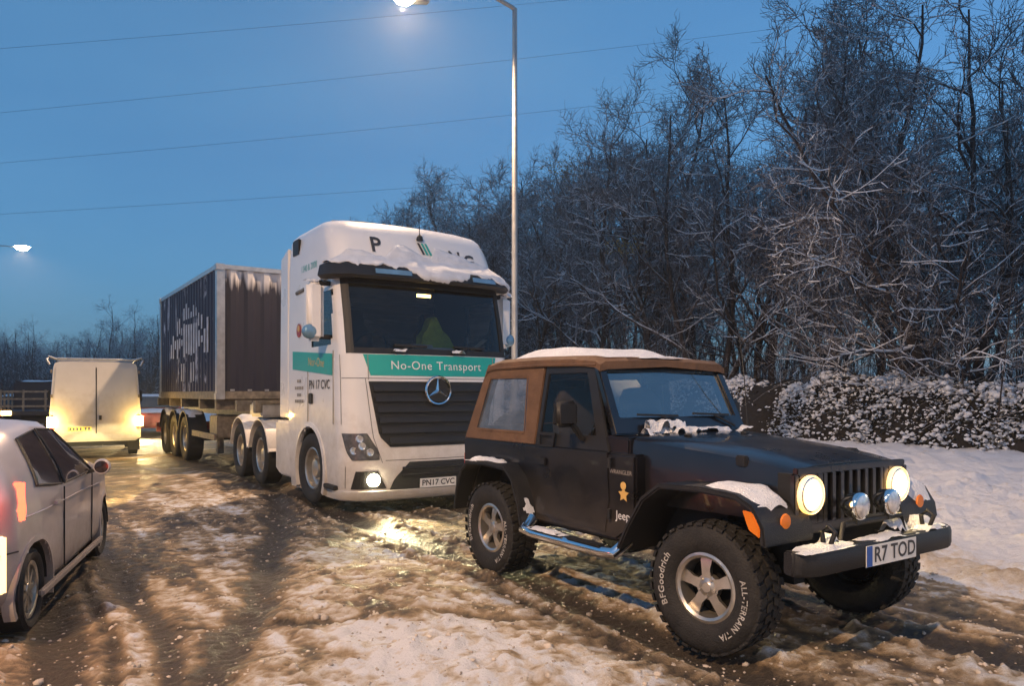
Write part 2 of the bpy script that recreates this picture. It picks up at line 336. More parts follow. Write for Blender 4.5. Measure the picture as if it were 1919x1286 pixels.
# ---------------------------------------------------------------- ground: one sheet, road of churned slush, snowy verge
def track(t, s, t0, w): return np.exp(-((t-t0)/w)**2)
def seg_d(x, y, pts):
    d = np.full(x.shape, 1e9)
    for (ax, ay), (bx, by) in zip(pts[:-1], pts[1:]):
        L = (bx-ax)**2+(by-ay)**2; k = np.clip(((x-ax)*(bx-ax)+(y-ay)*(by-ay))/L, 0, 1)
        d = np.minimum(d, np.hypot(x-ax-k*(bx-ax), y-ay-k*(by-ay)))
    return d
def ground_fields(x, y):
    t = .841*x+.541*y; s = -.541*x+.841*y
    wob = .12*fbm(s*.35, s*0+2.2, 3)
    road = sst(-10.6, -9.6, t)*(1-sst(5.9, 6.7, t+.25*fbm(s*.5, t*.3, 3)))
    rut = np.zeros_like(x)
    for t0, w, a in ((3.39, .15, 1), (4.89, .17, 1), (5.55, .16, .6), (3.05, .07, .5), (-1.5, .16, 1), (.05, .16, 1), (-3.4, .2, .8), (-5, .2, .8), (-.75, .09, .6), (.62, .1, .7), (-2.3, .14, .6), (.33, .05, .6), (-1.15, .05, .6), (4.3, .08, .5), (5.2, .06, .6)):
        rut = np.maximum(rut, a*track(t+wob, s, t0, w))
    c1 = seg_d(x+.05*fbm(y*2, x*0, 2), y, [(-4.6, 14), (-3.13, 10.2), (-2.35, 7.4), (-1.85, 5.4), (-1.68, 4.3), (-1.65, 2.5)])
    rut = np.maximum(rut, .95*np.exp(-(c1/.16)**2))
    c2 = seg_d(x, y+.04*fbm(x*3, y*0, 2), [(-2.2, 4.95), (-1.2, 5.05), (-.4, 5.25), (.15, 5.15)])
    rut = np.maximum(rut, .6*np.exp(-(c2/.06)**2))
    c3 = seg_d(x, y, [(-3.2, 8.4), (-1.2, 7.9), (.0, 7.6)]); rut = np.maximum(rut, .5*np.exp(-(c3/.12)**2))
    n1 = fbm(x*1.1, y*1.1, 4); n2 = fbm(x*4.3+9, y*4.3, 4); n3 = fbm(x*12, y*12+4, 3); n4 = vnoise(x*31, y*31); sn = fbm(t*7+.4*n1, s*.55, 4)
    heap = np.exp(-((t-2.05-.25*n1)/.60)**2)*(1-.75*sst(4.4, 6.2, s+.5*n1))*(1-.7*sst(10, 14, s))+.5*np.exp(-((t-.95)/.3)**2)*(1-sst(4.2, 5.5, s))
    slush = np.clip(.50+.20*sst(5.5, 8.5, s)+.12*(1-sst(.2, 1.6, t))+(1-.7*rut)*(.16*n1+.16*n2-.26*n3-.16*n4+.24*sn)-.55*heap*(1-.8*rut)+.75*rut, 0, 1)*road
    slush = np.where(t > 6.2, np.clip(.32*np.exp(-((t-6.7)/.5)**2)+.12*n2, 0, 1), slush)
    lump = np.maximum(0, n2)*.008+np.maximum(0, n3)*.011+n4*.006+.005*sn+.02*heap*np.maximum(0, n3+.1)
    h = road*(lump*(1-.55*rut)+.014*n1+.05*heap*(1+.6*n2)-.055*rut+.005*rut*np.sin(s*70+np.abs(((t*9) % 1)-.5)*5))
    ridge = np.zeros_like(x)
    for t0 in (3.39, 4.89, .05, -1.5): ridge += np.exp(-((np.abs(t+wob-t0)-.3)/.1)**2)
    h += road*.022*ridge*(.7+n2+n3)
    vg = sst(6.2, 8.0, t); h += vg*(.16+.10*sst(8, 18, t)+.08*n1+.045*n2+.018*n3)
    h += .05*np.exp(-((t-6.6)/.35)**2)*(1+n2)*(1-0*road)
    lf = sst(-9.8, -11.5, t) if False else 1-sst(-11.5, -9.8, t); h += lf*(.2+.06*n1)
    return h, slush
def ground_h(x, y): return float(ground_fields(np.array([float(x)]), np.array([float(y)]))[0][0])
def axis(lo, hi, d, far, g):
    a = list(np.arange(lo, hi+d/2, d)); st = d; p = hi
    while p < far: st *= g; p += st; a.append(p)
    st = d; p = lo; b = []
    while p > -far: st *= g; p -= st; b.append(p)
    return np.array(b[::-1]+a)
def build_ground():
    xs = axis(-4.6, 8.2, .021, 1600, 1.055); ys = axis(3.4, 10.5, .022, 1600, 1.05)
    X, Y = np.meshgrid(xs, ys, indexing='ij'); h, sl = ground_fields(X.ravel(), Y.ravel())
    far = np.hypot(X.ravel(), Y.ravel()); h *= 1-sst(150, 400, far)
    v = np.stack([X.ravel(), Y.ravel(), h], -1); nx, ny = X.shape
    i, j = np.meshgrid(np.arange(nx-1), np.arange(ny-1), indexing='ij'); a = (i*ny+j).ravel(); f = np.stack([a, a+ny, a+ny+1, a+1], -1)
    me = bpy.data.meshes.new('ground'); me.vertices.add(len(v)); me.vertices.foreach_set('co', v.ravel().astype(np.float32))
    me.loops.add(f.size); me.loops.foreach_set('vertex_index', f.ravel().astype(np.int32)); me.polygons.add(len(f))
    me.polygons.foreach_set('loop_start', np.arange(0, f.size, 4).astype(np.int32)); me.update(calc_edges=True)
    me.polygons.foreach_set('use_smooth', np.ones(len(f), bool))
    at = me.attributes.new('slush', 'FLOAT', 'POINT'); at.data.foreach_set('value', sl.astype(np.float32))
    m = bpy.data.materials.new('slushy_road'); nt, nd, lk, b = nodes(m)
    at = nd.new('ShaderNodeAttribute'); at.attribute_name = 'slush'; g = nd.new('ShaderNodeNewGeometry')
    n1 = nd.new('ShaderNodeTexNoise'); n1.inputs['Scale'].default_value = 14; n1.inputs['Detail'].default_value = 8; n1.inputs['Roughness'].default_value = .65; lk.new(g.outputs['Position'], n1.inputs['Vector'])
    ad = nd.new('ShaderNodeMath'); ad.operation = 'MULTIPLY_ADD'; ad.inputs[1].default_value = .8; lk.new(n1.outputs['Fac'], ad.inputs[0]); lk.new(at.outputs['Fac'], ad.inputs[2])
    mr = nd.new('ShaderNodeMapRange'); mr.inputs['From Min'].default_value = .4; mr.inputs['From Max'].default_value = 1.4; lk.new(ad.outputs[0], mr.inputs['Value'])
    cr = nd.new('ShaderNodeValToRGB'); e = cr.color_ramp.elements; e[0].position = .1; e[0].color = (.74, .74, .77, 1); e[1].position = .95; e[1].color = (.06, .046, .031, 1)
    for p, c in ((.32, (.59, .515, .43)), (.53, (.36, .26, .155)), (.74, (.17, .12, .07))):
        q = cr.color_ramp.elements.new(p); q.color = (*c, 1)
    lk.new(mr.outputs[0], cr.inputs['Fac']); lk.new(cr.outputs['Color'], b.inputs['Base Color'])
    r2 = nd.new('ShaderNodeMapRange'); r2.inputs['From Min'].default_value = .45; r2.inputs['From Max'].default_value = 1; r2.inputs['To Min'].default_value = .85; r2.inputs['To Max'].default_value = .42; lk.new(mr.outputs[0], r2.inputs['Value']); lk.new(r2.outputs[0], b.inputs['Roughness'])
    n2 = nd.new('ShaderNodeTexNoise'); n2.inputs['Scale'].default_value = 60; n2.inputs['Detail'].default_value = 10; n2.inputs['Roughness'].default_value = .72; lk.new(g.outputs['Position'], n2.inputs['Vector'])
    bp = nd.new('ShaderNodeBump'); bp.inputs['Strength'].default_value = 1.0; bp.inputs['Distance'].default_value = .028
    n3 = nd.new('ShaderNodeTexNoise'); n3.inputs['Scale'].default_value = 7; n3.inputs['Detail'].default_value = 4; lk.new(g.outputs['Position'], n3.inputs['Vector'])
    ma = nd.new('ShaderNodeMath'); ma.operation = 'MULTIPLY_ADD'; ma.inputs[1].default_value = 1.6; lk.new(n3.outputs['Fac'], ma.inputs[0]); lk.new(n2.outputs['Fac'], ma.inputs[2]); lk.new(ma.outputs[0], bp.inputs['Height']); lk.new(bp.outputs[0], b.inputs['Normal'])
    me.materials.append(m); o = obj('ground', me, None); o['kind'] = 'structure'; return m
slush_mat = build_ground(); M['slush'] = slush_mat
def build_clods():
    rnd = random.Random(11); rs = np.random.RandomState(5)
    ico = bmesh.new(); bmesh.ops.create_icosphere(ico, subdivisions=1, radius=1); base = np.array([v.co[:] for v in ico.verts]); fb = [[v.index for v in f.verts] for f in ico.faces]; ico.free()
    pts = []
    while len(pts) < 6000:
        x = rs.uniform(-5, 5); y = 3.3+9*rs.rand()**1.6
        t = .841*x+.541*y
        if t > 6.6 or t < -4: continue
        pts.append((x, y))
    P = np.array(pts); h, sl = ground_fields(P[:, 0], P[:, 1]); v = []; f = []
    for (x, y), hh, s_ in zip(pts, h, sl):
        r = min(.026, .0042*math.exp(abs(rs.normal(0, .62)))); q = base*r*(1+.35*rs.uniform(-1, 1, (12, 1)))*np.array([1.2, 1.2, .8])+np.array([x, y, hh+r*.1]); o = len(v)
        v += q.tolist(); f += [[i+o for i in k] for k in fb]
    me = bpy.data.meshes.new('slush_clods'); me.from_pydata(v, [], f); me.polygons.foreach_set('use_smooth', [True]*len(f)); me.update()
    ob = obj('slush_clods', me, None)
    m = pm('clod_snow', (.46, .395, .33), .65, 0, .55, 3, .6, 60); me.materials.append(m)
    tag(ob, 'loose clods of dirty snow thrown up along the wheel tracks', 'snow'); ob['kind'] = 'stuff'
build_clods()
# ---------------------------------------------------------------- bare snowy trees
M['twig_far'] = snowy('twig_far', (.05, .04, .045), lo=.3, hi=.9)
def prisms(segs, k=3):
    """segs: array (n,8) p0 p1 r0 r1 -> verts, faces of k-sided sticks with a facet facing up"""
    S = np.array(segs); p0, p1 = S[:, :3], S[:, 3:6]; d = p1-p0; d /= np.maximum(np.linalg.norm(d, axis=1, keepdims=True), 1e-9)
    up = np.tile([0., 0, 1], (len(S), 1)); up[np.abs(d[:, 2]) > .97] = [1, 0, 0]
    a = np.cross(d, up); a /= np.linalg.norm(a, axis=1, keepdims=True); b = np.cross(a, d)
    ang = [PI/2+PI/k+2*PI*i/k for i in range(k)]; V = []
    for p, r in ((p0, S[:, 6:7]), (p1, S[:, 7:8])):
        for t in ang: V.append(p+(a*math.cos(t)+b*math.sin(t))*r)
    V = np.stack(V, 1).reshape(-1, 3); o = np.arange(len(S))[:, None]*(2*k); F = []
    for i in range(k):
        j = (i+1) % k; F.append(np.concatenate([o+i, o+j, o+k+j, o+k+i], 1))
    return V, np.concatenate(F, 0)
def np_mesh(name, V, F, mat, smooth=False):
    me = bpy.data.meshes.new(name); me.vertices.add(len(V)); me.vertices.foreach_set('co', np.asarray(V, np.float32).ravel()); n = F.shape[1]
    me.loops.add(F.size); me.loops.foreach_set('vertex_index', F.ravel().astype(np.int32)); me.polygons.add(len(F)); me.polygons.foreach_set('loop_start', np.arange(0, F.size, n).astype(np.int32))
    me.update(calc_edges=True); me.materials.append(M[mat])
    if smooth: me.polygons.foreach_set('use_smooth', np.ones(len(F), bool))
    return me
def grow_tree(seed, H=13, stems=1, spread=.15, n1=15, n2=9, n3=7, low=.18, lean=(0, 0), twigs=2, bias=None):
    rs = np.random.RandomState(seed); big = []; snow = []; fine = []
    def norm(v): return v/np.linalg.norm(v)
    def branch(p, d, L, r, lev):
        n = (12, 8, 5, 4, 2)[lev]; wander = (.10, .17, .24, .30, .25)[lev]; st = L/n; pts = [p]; dirs = [d]
        for i in range(n):
            d = d+rs.normal(0, wander, 3); d[2] += (.06, .05, .04, .05, .1)[lev]; d = norm(d); p = p+d*st; pts.append(p); dirs.append(d)
        rad = [max(.006, r*(1-.82*(i/n)**.9)) for i in range(n+1)]
        for i in range(n):
            row = (*pts[i], *pts[i+1], rad[i], rad[i+1])
            (big if lev < 2 else fine).append(row)
            if lev in (1, 2, 3) and abs(dirs[i+1][2]) < .8 and rad[i] > .007 and (lev < 3 or rs.rand() < .3):
                o = rad[i]*.75; q = (1-abs(dirs[i+1][2]))
                snow.append((*(pts[i]+[0, 0, o]), *(pts[i+1]+[0, 0, o*.8]), rad[i]*.95*q+.011, rad[i+1]*.95*q+.008))
        if lev == 4 or (lev == 3 and twigs == 0): return
        cnt = (n1, n2, n3, twigs)[lev]
        for c in range(cnt):
            f = (low+(1-low)*(c+rs.uniform(0, 1))/cnt) if lev == 0 else rs.uniform(.2, 1) ; f = min(f, .995)
            k = int(f*n); w = f*n-k; pp = pts[k]*(1-w)+pts[k+1]*w; dd = dirs[k+1]
            az = rs.normal(0, 1, 3)
            if bias is not None and lev == 0 and rs.rand() < .6: az = np.array(bias)+rs.normal(0, .6, 3)
            perp = az-dd*np.dot(az, dd); perp = norm(perp)
            ang = (rs.uniform(.5, 1.0), rs.uniform(.45, .95), rs.uniform(.45, 1.0), rs.uniform(.4, .9))[lev]
            nd_ = norm(dd*math.cos(ang)+perp*math.sin(ang))
            ll = (L*rs.uniform(.28, .5)*(1.15-.75*f), L*rs.uniform(.35, .62)*(1.15-.5*f), L*rs.uniform(.35, .7), L*rs.uniform(.4, .7))[lev]
            rr = (r*(1-.8*f)*rs.uniform(.35, .55)+.012, max(.015, rad[k]*.6), max(.011, rad[k]*.65), .008)[lev]
            branch(pp, nd_, ll, rr, lev+1)
    for i in range(stems):
        a = rs.uniform(0, 2*PI) if stems > 1 else 0; sp = spread*rs.uniform(.5, 1.2)
        d = norm(np.array([math.cos(a)*sp+lean[0], math.sin(a)*sp+lean[1], 1.0])); k = rs.uniform(.72, 1.05) if stems > 1 else 1
        branch(np.array([math.cos(a)*.15*(stems > 1), math.sin(a)*.15*(stems > 1), -.15]), d, H*k, (.19 if stems == 1 else .145)*H/13, 0)
    V, F = prisms(big, 5); tr = np_mesh('trunk', V, F, 'bark', True)
    V, F = prisms(fine, 3); cr = np_mesh('crown', V, F, 'twig')
    V, F = prisms(snow, 4); sn = np_mesh('snow', V, F, 'snow', True)
    return tr, cr, sn
protos = [grow_tree(1, 13.5, 1, n1=17, n2=9, n3=8, low=.26), grow_tree(2, 12.5, 3, .22, 10, 8, 7, low=.22), grow_tree(3, 14, 2, .15, 12, 9, 7, low=.25), grow_tree(4, 11.5, 4, .3, 9, 7, 7), grow_tree(5, 13, 1, n1=18, n2=9, n3=8, low=.22)]
hero = grow_tree(9, 13.5, 8, .42, 10, 8, 7, .1, (-.22, -.05), 2, (-1, -.5, .15))
def put_tree(meshes, x, y, rz, sc, label, group, name='bare_tree'):
    z = ground_h(x, y)-.05
    t = thing(name, label, 'tree', (x, y, z), rz, group); t.scale = (sc, sc, sc*1.0)
    for nm, me in zip(('trunk', 'crown', 'snow'), meshes):
        o = bpy.data.objects.new(nm, me); col.objects.link(o); o.parent = t
        if nm != 'trunk': o['kind'] = 'stuff'
    return t
rnd = random.Random(20)
put_tree(hero, *rp(21.2, 10.6), 0, 1.0, 'large many-stemmed bare tree with snowy limbs reaching left above the hedge', None)
ORD = 'first second third fourth fifth sixth seventh eighth ninth tenth eleventh twelfth thirteenth fourteenth fifteenth sixteenth seventeenth eighteenth nineteenth twentieth'.split()
for t0, s0, s1, ds, lab in ((21.3, 13.6, 56, 3.3, 'bare snow-dusted tree in the front row behind the hedge'), (24.6, 9, 64, 3.4, 'bare snow-dusted tree in the second row of the roadside wood'), (28.5, 8, 74, 3.9, 'bare tree deep inside the roadside wood'), (34, 8, 88, 4.6, 'bare tree at the back of the roadside wood')):
    s = s0; k = 0
    while s < s1:
        x, y = rp(t0+rnd.uniform(-1.1, 1.1), s+rnd.uniform(-1, 1))
        put_tree(protos[rnd.randrange(5)], x, y, rnd.uniform(0, 6.28), rnd.uniform(.82, 1.12)*(1 if t0 > 24 else .95)*(1+.2*min(1, max(0, (s-24)/24)))*(1-.42*min(1, max(0, (s-1.95*t0)/(.65*t0)))), (ORD[k % 20]+' bare tree left of the many-stemmed tree, front row behind the hedge') if t0 < 22 else lab, 'trees of the roadside wood'); s += ds; k += 1
# thin saplings filling the wood's edge
def sapling_mesh(seed):
    rs = np.random.RandomState(seed); st = []; fi = []
    for i in range(16):
        p = np.array([rs.normal(0, .8), rs.normal(0, .8), -.1]); d = np.array([rs.normal(0, .13), rs.normal(0, .13), 1]); L = rs.uniform(2.5, 7); n = 7
        for j in range(n):
            d = d+rs.normal(0, .07, 3); d[2] = max(.6, d[2]); d /= np.linalg.norm(d); q = p+d*L/n; r0 = .022*(1-.8*j/n); st.append((*p, *q, r0, .022*(1-.8*(j+1)/n)))
            for b in range(3):
                e = np.array([rs.normal(0, 1), rs.normal(0, 1), rs.uniform(.1, .9)]); e /= np.linalg.norm(e); a = p+(q-p)*rs.rand(); l = rs.uniform(.2, .8)
                b1 = a+e*l*.5; b2 = b1+(e+np.array([0, 0, .2])+rs.normal(0, .2, 3))*l*.5; fi.append((*a, *b1, .009, .007)); fi.append((*b1, *b2, .007, .004))
                if rs.rand() < .7: b3 = b1+(e+rs.normal(0, .6, 3))*l*.4; fi.append((*b1, *b3, .006, .004))
            p = q
    V, F = prisms(st, 4); a = np_mesh('stems', V, F, 'bark', True); V, F = prisms(fi, 3); return a, np_mesh('twigs', V, F, 'twig')
saps = [sapling_mesh(40+i) for i in range(4)]
s = 7
while s < 54:
    for t0 in (20.6, 22.6, 25.6, 29.5):
        x, y = rp(t0+rnd.uniform(-.8, .8), s+rnd.uniform(-.9, .9))
        e = thing('sapling_clump', 'clump of thin snowy saplings between the trees of the roadside wood', 'saplings', (x, y, ground_h(x, y)), rnd.uniform(0, 6.28), 'sapling clumps in the roadside wood'); q = rnd.uniform(.7, 1.15); e.scale = (q, q, q)
        for nm, me in zip(('stems', 'twigs'), saps[rnd.randrange(4)]):
            o = bpy.data.objects.new(nm, me); col.objects.link(o); o.parent = e; o['kind'] = 'stuff'
    s += 2.1
# a few yellow leaves that still hang on two trees
rs = np.random.RandomState(8)
def leaf_patch(c, n, r):
    v = []; f = []
    for i in range(n):
        p = np.array(c)+rs.normal(0, 1, 3)*np.array([r, r, r*.5]); a = rs.normal(0, 1, 3); a /= np.linalg.norm(a); b = np.cross(a, rs.normal(0, 1, 3)); b /= np.linalg.norm(b); k = len(v)
        v += [p-a*.06, p+b*.03, p+a*.06, p-b*.03]; f.append((k, k+1, k+2, k+3))
    return MB().add(v, f)
for c, n, r, l in (((2.4, 33, 11.4), 240, .55, 'cluster of yellow leaves still hanging high in the wood'), ((4.3, 29, 7.2), 160, .4, 'smaller cluster of yellow leaves low in the wood')):
    o = leaf_patch(c, n, r).build('leaf_cluster', 'autumn', None); tag(o, l, 'leaves'); o['kind'] = 'stuff'
# far wood beyond the vehicles: lower, thinner trees
fp = [grow_tree(61, 13, 2, .2, 9, 6, 5, .12, twigs=1), grow_tree(62, 12, 3, .25, 8, 6, 5, .1, twigs=1)]
for i in range(180):
    az = rnd.uniform(-.72, -.12); Z = rnd.uniform(95, 150); x = az*Z
    put_tree(fp[i % 2], x, Z, rnd.uniform(0, 6.28), rnd.uniform(.62, .95)*(1.25 if -.53 < az < -.46 else 1), 'tree in the dark wood far beyond the queue of vehicles', 'trees of the far wood')
rs = np.random.RandomState(77); sg_ = []
for i in range(2600):
    az = rs.uniform(-.75, -.1); Z = rs.uniform(92, 140); p = np.array([az*Z, Z, 0.]); d = np.array([rs.normal(0, .1), rs.normal(0, .1), 1.]); L = rs.uniform(2.5, 7.5)*(1+.3*math.sin(az*25))
    for j in range(3):
        q = p+d*L/3; sg_.append((*p, *q, .07-.018*j, .052-.018*j))
        for b in range(3):
            a = p+(q-p)*rs.rand(); e = np.array([rs.normal(0, .6), rs.normal(0, .6), rs.uniform(.2, 1)]); sg_.append((*a, *(a+e*rs.uniform(.8, 2)), .03, .015))
        p = q; d = d+rs.normal(0, .08, 3)
V_, F_ = prisms(sg_, 3); o = obj('far_thicket', np_mesh('far_thicket', V_, F_, 'twig_far'), None); tag(o, 'dark bare undergrowth along the foot of the far wood', 'undergrowth'); o['kind'] = 'stuff'
# ---------------------------------------------------------------- snowed-over hedge along the wood
def build_hedge(s0, s1, label):
    H = thing('hedge', label, 'hedge', (*rp(19.6, (s0+s1)/2), 0), math.atan2(.841, -.541))
    L = s1-s0; rs = np.random.RandomState(int(s0*3)); n = 3200
    # shape: x along, y to the road is +y? (left of u) -> road side is +y
    def top(x, y): return 2.02+.22*math.sin(x*.7+s0)+.18*float(fbm(np.array(x*.9+s0), np.array(y*.9), 3))
    xs = np.linspace(-L/2, L/2, int(L*3)); prof = [(1.5, .0), (1.35, .45), (.95, .9), (.75, 1.35), (.45, 1.75), (0, 1.88), (-.5, 1.7), (-.7, 0)]
    secs = []
    for x in xs:
        w = .5*float(fbm(np.array(x*.8+s0), np.array(1.), 3)); secs.append([(x, y*(1+w)+.12*float(fbm(np.array(x*2.+s0), np.array(z*3), 2)), z*(1+.5*w)*(top(x, y)/2.1)) for y, z in prof])
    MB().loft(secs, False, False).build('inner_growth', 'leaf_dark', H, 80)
    # leaves
    v = []; f = []; sv = []; sf = []
    ico = bmesh.new(); bmesh.ops.create_icosphere(ico, subdivisions=1, radius=1); base = np.array([q.co[:] for q in ico.verts]); fb = [[q.index for q in g.verts] for g in ico.faces]; ico.free()
    for i in range(int(L*760)):
        x = rs.uniform(-L/2, L/2); k = rs.uniform(0, 5.2); a = int(k); w = k-a; y, z = [prof[a][j]*(1-w)+prof[a+1][j]*w for j in (0, 1)]
        p = np.array([x, y+.10+rs.normal(0, .12), z*top(x, y)/2.1+rs.normal(0, .08)+.06]); p[2] = max(.03, p[2])
        c = float(fbm(np.array(x*1.5+s0), np.array(z*2.6), 3)); dens = 1.5*float(sst(.0, .34, np.array(c)))+.06+(.9 if z > 1.5 else 0)+(.45 if z < .4 else 0)
        for q in range(2):
            d = np.array([rs.normal(0, .5), rs.uniform(.1, 1), rs.normal(-.1, .5)]); d /= np.linalg.norm(d); e = np.cross(d, [rs.normal(0, .4), rs.normal(0, .4), 1]); e /= np.linalg.norm(e); l = rs.uniform(.05, .12); o = len(v); pp = p+rs.normal(0, .06, 3)
            v += [pp, pp+d*l*.5+e*l*.4, pp+d*l, pp+d*l*.5-e*l*.4]; f.append((o, o+1, o+2, o+3))
        if rs.rand() < dens*.29:
            r = rs.uniform(.025, .066)*(1.5 if z > 1.6 else 1); o = len(sv); q = base*r*(1+.4*rs.uniform(-1, 1, (12, 1)))*np.array([1.35, 1.2, .8])+p+[0, .05, .03]
            sv += q.tolist(); sf += [[j+o for j in g] for g in fb]
    for i in range(int(L*16)):
        x = rs.uniform(-L/2, L/2); y = 1.25+abs(rs.normal(0, .35)); r = rs.uniform(.05, .13); o = len(sv); q = base*r*(1+.4*rs.uniform(-1, 1, (12, 1)))*np.array([1.5, 1.3, .7])+[x, y, .22]
        sv += q.tolist(); sf += [[j+o for j in g] for g in fb]
    MB().add(v, f).build('foliage', 'leafy', H)['kind'] = 'stuff'
    m = MB().add(sv, sf).build('snow_clumps', 'snow', H, 80); m['kind'] = 'stuff'
    snowpad('snow', H, -L/2, L/2, -.75, .62, lambda x, y: 1.86*top(x, y)/2.1-.25*max(0, y)**2-.06, .10, int(s0), int(L*8), 22, .5, 6)
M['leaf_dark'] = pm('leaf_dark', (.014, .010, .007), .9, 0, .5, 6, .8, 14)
build_hedge(6.0, 13.5, 'snow-covered hedge at the right edge in front of the many-stemmed tree')
build_hedge(13.5, 22.5, 'snow-covered hedge visible just beyond the black car bonnet')
build_hedge(22.5, 40, 'snow-covered hedge behind the black car and the lamp post')
# ---------------------------------------------------------------- street lamps
def street_lamp(x, y, adir, label, H=10.0, out=2.6, power=1300, sc=1.0, drop=.30, beam=True):
    z0 = ground_h(x, y)
    L = thing('street_lamp', label, 'street lamp', (x, y, z0), math.atan2(adir[1], adir[0]), 'street lamps along the road'); h = H-z0
    MB().lathe([(.10, -.3), (.10, 1.2), (.075, 1.25), (.062, h*.6), (.052, h)], (0, 0, 0), 'z', 18).build('post', 'galv', L, 50)
    MB().box(.085, .104, -.05, .05, .45, 1.0).build('access_door', 'galv', L, 40, .005)
    MB().tube([(-.02, 0, h-.03), (.10, 0, h+.02), (.5, 0, h+.10), (1.3, 0, h+.08), (out-.8, 0, h-drop*.3), (out-.4, 0, h-drop+.19)], [.05, .046, .042, .038, .037, .036], 12).build('arm', 'galv', L, 60)
    hd = MB().loft([[(xx, -w, z), (xx, w, z), (xx, w*.8, z+t), (xx, -w*.8, z+t)] for xx, w, t, z in ((out-.5, .06, .10, h-drop+.14), (out-.2, .14, .13, h-drop+.10), (out+.25, .16, .12, h-drop+.10), (out+.42, .08, .06, h-drop+.12))]).build('lamp_head', 'galv', L, 50, .015)
    MB().loft([[(out+.05+(xx-out-.05)*sc, -w*sc, h-drop+.10), (out+.05+(xx-out-.05)*sc, -w*.7*sc, h-drop+.10-t*sc), (out+.05+(xx-out-.05)*sc, w*.7*sc, h-drop+.10-t*sc), (out+.05+(xx-out-.05)*sc, w*sc, h-drop+.10)] for xx, w, t in ((out-.15, .08, .02), (out-.05, .12, .10), (out+.15, .12, .10), (out+.26, .08, .02))]).build('lit_bowl', 'lamp_lit', hd, 60)
    if beam: lamp_spot('lamp_light', L, (out+.05, 0, h-drop-.02-.1*sc), (.0, 0, -1), power, (1, .64, .36), 168, .5, .12)
    return L
street_lamp(.06, 16.4, (-.841, -.541), 'tall galvanised street lamp with lit head standing beside the white lorry', drop=.63, power=2600)
street_lamp(-7.2, -5.2, (.841, .541), 'assumed street lamp out of view on the near left side of the road', power=5000)  # assumed lamp behind the camera, put in to light the lorry and foreground
street_lamp(14.6, -6.2, (-.841, -.541), 'added street lamp out of view on the verge to the right of the viewer', power=1400)  # unseen lamp added to light the wood and hedge from the front
street_lamp(-41.9, 60, (1, -.05), 'far street lamp shining low in the sky at the left edge', H=13.3, out=2.6, power=2500, drop=.1, sc=2.6)
# ---------------------------------------------------------------- overhead cables
for (ya, yb, sg), lab in zip(((128, -80, 10), (258, 6, 10), (345, 112, 14), (428, 262, 12)), ('topmost power cable crossing the sky', 'second power cable from the top crossing the sky', 'third power cable from the top crossing the sky', 'lowest power cable crossing the sky')):
    Za, Zb = 62, 74; A = np.array([-1.05*Za, Za, 1.55+(737-ya)/1400*Za]); B = np.array([.62*Zb, Zb, 1.55+(737-yb)/1400*Zb]); pts = []
    for i in range(41):
        q = i/40; p = A*(1-q)+B*q; p[2] -= 4*q*(1-q)*sg*.06; pts.append(p)
    tag(MB().tube(pts, .013, 5).build('power_cable', 'wire', None), lab, 'cable')
